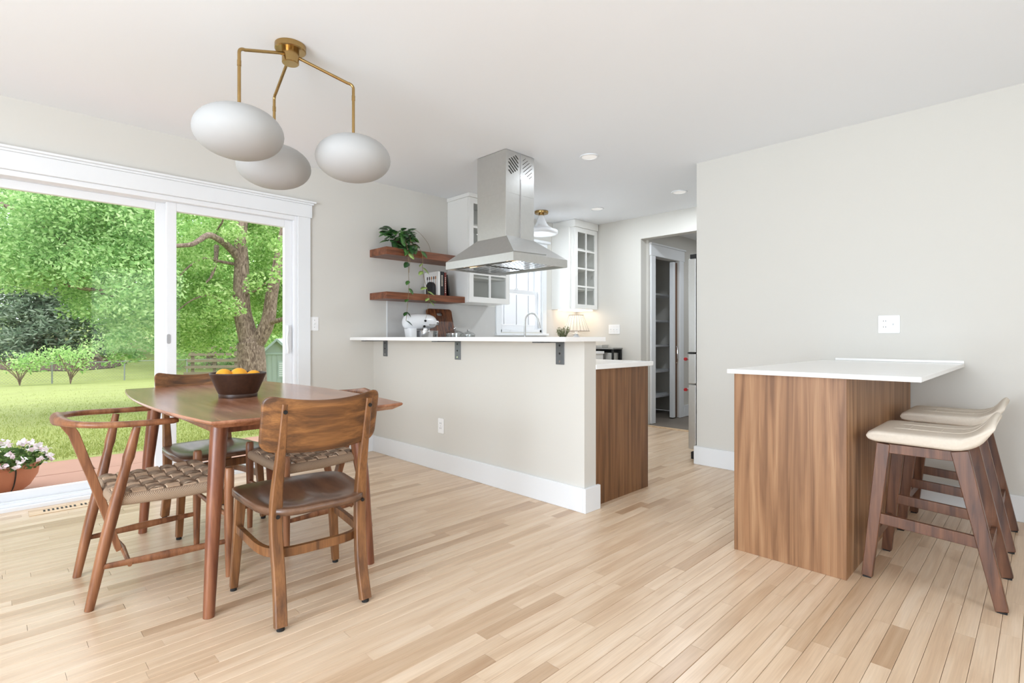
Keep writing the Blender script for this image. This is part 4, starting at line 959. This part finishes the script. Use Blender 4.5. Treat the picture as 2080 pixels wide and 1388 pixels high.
# lawn
b = MB(); xs = [-6.62, -9, -12, -16, -22, -30, -36, -48, -60, -90]; ys = [-40, -20, -8, 0, 8, 20, 40, 70]
ids = [[len(b.v)+0 for _ in ys] for _ in xs]
for i_, xx in enumerate(xs):
    for j_, yy in enumerate(ys):
        ids[i_][j_] = len(b.v); b.v.append((xx, yy, ground(xx)-.01))
for i_ in range(len(xs)-1):
    for j_ in range(len(ys)-1): b.f.append((ids[i_][j_], ids[i_+1][j_], ids[i_+1][j_+1], ids[i_][j_+1]))
b.build('lawn', M_lawn, kind='structure')
n = 90000
gx = -6.58-rng.exponential(3.5, n); gy = rng.uniform(-1.5, 9, n)*(1+(-gx-6.5)/14); nz = np.array([ground(v) for v in gx])
k_ = (gx < -7.2) | (gy < 4.3); gx, gy, nz = gx[k_], gy[k_], nz[k_]
tall = np.where(gx > -6.95, 2.2, 1.0)
gp = np.stack([gx, gy, nz+.012*tall], 1)
go = leaves('grass', gp, .03, .065, M_grass, None, (.35, .35, 1), aspect=.12)
go['label'] = 'short green lawn grass beyond the red paver patio'; go['category'] = 'grass'

# flower pot
t = thing('flower_pot', 'terracotta bowl of white flowers on the patio beside the door', 'flower pot', (-5.52, .075, -.12))
MB().lathe([(.0001, 0), (.09, 0), (.15, .05), (.195, .13), (.205, .20), (.215, .205), (.215, .225), (.195, .225), (.18, .19), (.0001, .18)], 36).build('bowl', M_terr, t, smooth=True)
for a in (.3, 1.9, 3.5, 5.1, -.5):
    MB().tube(spline([(.20*math.cos(a), .20*math.sin(a), .225), (.208*math.cos(a), .208*math.sin(a), .17), (.17*math.cos(a), .17*math.sin(a), .075), (.1*math.cos(a), .1*math.sin(a), .012)], 4), .0045, 6).build('strap', M_dark, t)
pp = []
for k in range(900):
    v_ = Vector((random.gauss(0, 1), random.gauss(0, 1), abs(random.gauss(0, .8)))).normalized()*random.uniform(.14, .26); pp.append((v_.x, v_.y, .20+v_.z*.62))
leaves('foliage', pp, .03, .05, leafmat('bedding_leaves', srgb(58, 84, 48), srgb(92, 124, 70), srgb(130, 160, 96), .3), t, aspect=.6)
pp = []
for k in range(70):
    v_ = Vector((random.gauss(0, 1), random.gauss(0, 1), abs(random.gauss(0, .9)))).normalized()*random.uniform(.24, .28); c_ = Vector((v_.x, v_.y, .22+v_.z*.68))
    for j in range(6): pp.append(c_+Vector((random.gauss(0, .012), random.gauss(0, .012), random.gauss(0, .008))))
leaves('blossoms', pp, .03, .045, M_bloom, t, (1, 1, .5), aspect=.8)

# chain-link fence
FX = -35.5; gz = ground(FX)
t = thing('chain_link_fence', 'low chain link fence along the far edge of the lawn', 'fence', (FX, 0, gz))
for k in range(-3, 8):
    po = MB().tube([(0, k*3.0+2.25, -.05), (0, k*3.0+2.25, 1.06)], .035, 8).build('post', M_galv, t); MB().lathe([(.042, 1.06), (.03, 1.09), (.0001, 1.1)], 8, (0, k*3.0+2.25, 0)).build('post_cap', M_galv, po)
MB().tube([(0, -7, 1.03), (0, 24, 1.03)], .022, 6).build('top_rail', M_galv, t)
b = MB(); y = -7.0
while y < 23:
    for s_ in (-1, 1): b.bar((0, y, .03), (.0, y+s_*.98, 1.0), .006, .006, up=(1, 0, 0))
    y += .14
b.build('wire_mesh', M_galv, t, kind='stuff')

# trees
def branch(b, pts, r0, r1, n=8):
    p = spline(pts, 5); b.tube(p, lambda q: r0+(r1-r0)*q, n)
    return p
def clump(c, r, n, droop=.5, flat=.8):
    a = rng.normal(size=(n, 3)); a /= np.linalg.norm(a, axis=1)[:, None]; a *= (rng.random(n)**.45)[:, None]*r
    a[:, 2] = a[:, 2]*flat - droop*np.hypot(a[:, 0], a[:, 1])**2/r*.5
    return a+np.array(tuple(c))
def cover(u0, u1, v0, v1, d0, d1, count, r, n, skip=None, droop=.5):
    out = []; cs_ = []
    for k in range(count):
        u = random.uniform(u0, u1); v = random.uniform(v0, v1)
        if skip and skip(u, v): continue
        c = at(u, v, random.uniform(d0, d1)); cs_.append(c)
        out.append(clump(c, r*random.uniform(.7, 1.2), n, droop))
    return np.concatenate(out), cs_
D = 11.0
tr1 = at(513, 800, D); base1 = Vector((tr1.x, tr1.y, ground(tr1.x)))
t = thing('locust_tree', 'large leaning tree with forked brown trunk outside the patio door', 'tree', base1)
def L1(u, v, d=D): return at(u, v, d)-base1
tk = MB()
p = [Vector((0, 0, -.1)), L1(512, 760), L1(511, 720), L1(508, 695)]
tk.tube(spline(p, 6), lambda q: .30-.05*q, 14)
tk.tube(spline([L1(508, 700), L1(500, 668), L1(492, 630), L1(490, 580), L1(491, 530), L1(489, 490), L1(494, 440), L1(505, 380), L1(520, 300)], 6), lambda q: .20-.13*q, 12)
tk.tube(spline([L1(514, 705), L1(532, 680), L1(545, 650), L1(552, 600), L1(562, 550), L1(575, 480), L1(590, 400)], 6), lambda q: .17-.10*q, 12)
tk.build('trunk', M_bark, t, smooth='all')
for pts, r in (([(490, 530), (468, 505), (450, 490), (425, 478), (405, 488), (388, 497), (350, 500), (318, 503)], .085), ([(446, 490), (440, 470), (452, 450), (455, 420)], .03), ([(440, 500), (438, 530), (430, 560), (418, 575)], .05), ([(478, 537), (450, 532), (415, 525), (380, 545), (355, 575)], .035), ([(548, 655), (570, 650), (600, 640), (640, 635)], .06), ([(494, 600), (520, 590), (545, 570)], .03), ([(490, 640), (455, 620), (430, 600), (390, 610), (350, 640)], .03)):
    b = MB(); branch(b, [L1(u, v, D-.25*k) for k, (u, v) in enumerate(pts)], r, r*.3); b.build('branch', M_bark, t, smooth='all')
skip = lambda u, v: (u < 400 and 425 < v < 520 and random.random() < .92) or (505 > u > 470 and 500 < v < 600 and random.random() < .8) or (480 < u < 560 and v > 610 and random.random() < .9)
A, _ = cover(318, 640, 380, 655, 11.4, 13.5, 120, .50, 520, skip)
A2, _ = cover(318, 480, 640, 700, 11, 13, 14, .4, 330, skip)
A4, _ = cover(318, 640, 360, 680, 9.8, 10.8, 26, .3, 150, skip); A2 = np.concatenate([A2, A4])
leaves('foliage', np.concatenate([A, A2])-np.array(tuple(base1)), .05, .11, M_leafA, t, (1, 1, .7), aspect=.5)

base2 = at(-260, 760, 10.0); base2.z = ground(base2.x)
t = thing('shade_tree', 'spreading tree whose leafy branches fill the left door panel', 'tree', base2)
def L2(u, v, d): return at(u, v, d)-base2
b = MB(); b.tube(spline([Vector((0, 0, -.1)), L2(-255, 600, 10), L2(-245, 400, 10), L2(-220, 200, 10)], 6), lambda q: .26-.10*q, 12); b.build('trunk', M_bark, t, smooth='all')
for pts, r in (([(-240, 420), (-100, 400), (20, 420), (90, 460), (135, 500)], .07), ([(-245, 500), (-60, 500), (60, 560), (140, 580), (240, 590), (290, 560)], .06), ([(-230, 330), (0, 330), (130, 400), (200, 430), (260, 450)], .06), ([(60, 560), (120, 555), (190, 570), (250, 600)], .03), ([(160, 585), (220, 600), (265, 612)], .025)):
    b = MB(); branch(b, [L2(u, v, 10-.15*k) for k, (u, v) in enumerate(pts)], r, r*.25); b.build('branch', M_bark, t, smooth='all')
A, _ = cover(-120, 330, 370, 610, 8.6, 11.5, 150, .52, 560, lambda u, v: u < 235 and v > 555, .8)
A2, _ = cover(70, 330, 590, 680, 9, 11, 24, .34, 380, lambda u, v: u < 215 and (v > 625 or random.random() < .4), 1.0)
A3, _ = cover(200, 330, 690, 735, 9.5, 11, 5, .22, 160, None, 1.0)
leaves('foliage', np.concatenate([A, A2, A3])-np.array(tuple(base2)), .045, .10, M_leafB, t, (1, 1, .7), aspect=.5)

def spruce(u, d, h, r, label):
    c = at(u, 700, d); z0 = ground(c.x); t = thing('spruce', label, 'tree', (c.x, c.y, z0))
    MB().tube([(0, 0, -.1), (0, 0, h*.5), (0, 0, h)], lambda q: .22*(1-q)+.02, 10).build('trunk', M_bark, t)
    P_ = []
    for k in range(230):
        z = h*(.03+.95*random.random()**1.1); a = random.random()*2*PI; rr_ = r*(1-z/h)**.8
        m_ = 110; q = rng.random(m_)**.7; wob = rng.normal(size=(m_, 3))*np.array([.3, .3, .16])*(.4+q[:, None])
        P_.append(np.stack([math.cos(a)*rr_*q, math.sin(a)*rr_*q, z-.25*rr_*q], 1)+wob)
    leaves('foliage', np.concatenate(P_), .25, .5, M_leafC, t, (1, 1, .5), aspect=.3)
spruce(75, 37, 9.5, 5.2, 'blue-grey spruce with low sweeping branches behind the lawn')
def far_tree(u, d, h, r, label, mat=M_leafD, n=13000, zc=.47):
    c = at(u, 700, d); z0 = ground(c.x); t = thing('background_tree', label, 'tree', (c.x, c.y, z0), 0, 'trees beyond the fence')
    MB().tube([(0, 0, -.2), (.1, 0, h*.3), (0, .1, h*.7)], lambda q: .3*(1-q)+.06, 10).build('trunk', M_bark, t)
    P_ = []
    for k in range(60):
        v_ = rng.normal(size=3); v_ /= np.linalg.norm(v_); v_ *= random.random()**.4
        P_.append(clump((v_[0]*r, v_[1]*r, h*zc+v_[2]*h*.44), r*.34, n//60, .3))
    leaves('foliage', np.concatenate(P_), .2, .42, mat, t, (1, 1, .7), aspect=.55)
for u, d, h, r, lab in ((-60, 44, 13, 6, 'background tree at the far left behind the spruce'), (120, 42, 15, 6.5, 'tall background tree behind the spruce'), (235, 46, 14, 5, 'background tree behind the fence post'), (330, 41, 15, 6, 'background tree behind the door mullion'), (430, 36, 13, 5, 'background tree left of the forked trunk'), (530, 38, 14, 5.5, 'background tree behind the forked trunk'), (630, 34, 13, 5, 'background tree behind the sage shed')):
    far_tree(u, d, h, r, lab)
def shrub(u, v, d, h, r, label):
    c = at(u, v, d); c.z = ground(c.x); t = thing('shrub', label, 'shrub', c, 0, 'shrubs along the fence')
    b = MB()
    for k in range(9):
        a = random.random()*2*PI; s_ = r*random.uniform(.4, 1); b.tube(bez((0, 0, 0), (0, 0, h*.3), (s_*.6*math.cos(a), s_*.6*math.sin(a), h*.6), (s_*math.cos(a), s_*math.sin(a), h*random.uniform(.7, 1)), 5), .02, 5)
    b.build('stems', M_bark, t)
    leaves('foliage', np.concatenate([clump((random.gauss(0, r*.5), random.gauss(0, r*.5), h*random.uniform(.55, 1)), r*.4, 60, .3) for _ in range(16)]), .08, .2, M_leafD, t, aspect=.5)
shrub(40, 775, 25, 1.5, 1.3, 'leafy shrub at the left end of the fence')
shrub(143, 775, 25.5, 1.6, 1.2, 'dark stemmed shrub in the middle of the fence')
shrub(215, 735, 33, 1.8, 1.8, 'bushy shrub on the slope behind the fence')
# mulch bed under the spruce
c = at(125, 716, 34)
b = MB(); n = 28; b.v = [(c.x+4*math.cos(2*PI*k/n)*(1+.1*math.sin(3*k)), c.y+3.4*math.sin(2*PI*k/n), ground(c.x+4*math.cos(2*PI*k/n)*(1+.1*math.sin(3*k)))+.03) for k in range(n)]; b.f = [tuple(range(n))]
b.build('mulch_bed', M_mulch, kind='structure')

# garden shed
c = at(563, 760, 15.5); z0 = ground(c.x)
t = thing('garden_shed', 'small sage green gabled shed behind the tree', 'shed', (c.x, c.y, z0), math.radians(62))
pk = 1.0-z0; ev = pk-.42
poly = [(-.42, 0), (.42, 0), (.42, ev), (0, pk-.05), (-.42, ev)]
MB().prism(poly, lambda x_, z: (x_, -.02, z), lambda x_, z: (x_, 1.4, z)).build('walls', M_shed, t)
for sx in (-1, 1): MB().bar((sx*.56, .65, ev-.13), (0, .65, pk), .06, 1.55, up=(0, 1, 0)).build('roof', M_shedroof, t)
for k in range(7): BOX('batten', (-.40+k*.13, -.39+k*.13, -.03, -.021, .05, ev-.02), M_shed, t)
sw = BOX('window', (.02, .36, -.035, -.021, ev-.70, ev-.22), M_shedroof, t); 
for k in range(7): BOX('louvre', (.06, .32, -.048, -.036, ev-.66+k*.06, ev-.625+k*.06), M_siding, sw)
BOX('gable_trim', (-.42, .42, -.04, -.021, ev-.02, ev+.03), M_shedroof, t)
# weathered pallet fence behind the tree
c = at(435, 745, 22); z0 = ground(c.x)
t = thing('wood_pile', 'weathered wooden rails stacked beyond the lawn behind the tree', 'wood pile', (c.x, c.y, z0), math.radians(65))
for k in range(5): BOX('rail', (-1.1+k*.06, 1.0-k*.05, -.05, .05, .35+k*.26, .46+k*.26), M_oldwood, t)
for xx in (-.8, 0, .8): BOX('upright', (xx-.06, xx+.06, .051, .13, 0, 1.55), M_oldwood, t)

# white neighbouring wall seen through the sink window
t = thing('garage_wall', 'white board siding of a building outside the sink window', 'building', (-6.35, 4.6, -.15))
BOX('wall', (-.2, 0, 0, 5.0, 0, 3.6), M_siding, t)
for k in range(17): BOX('board', (.0005, .02, .01+k*.295, .285+k*.295, .02, 3.58), M_siding, t, .003)
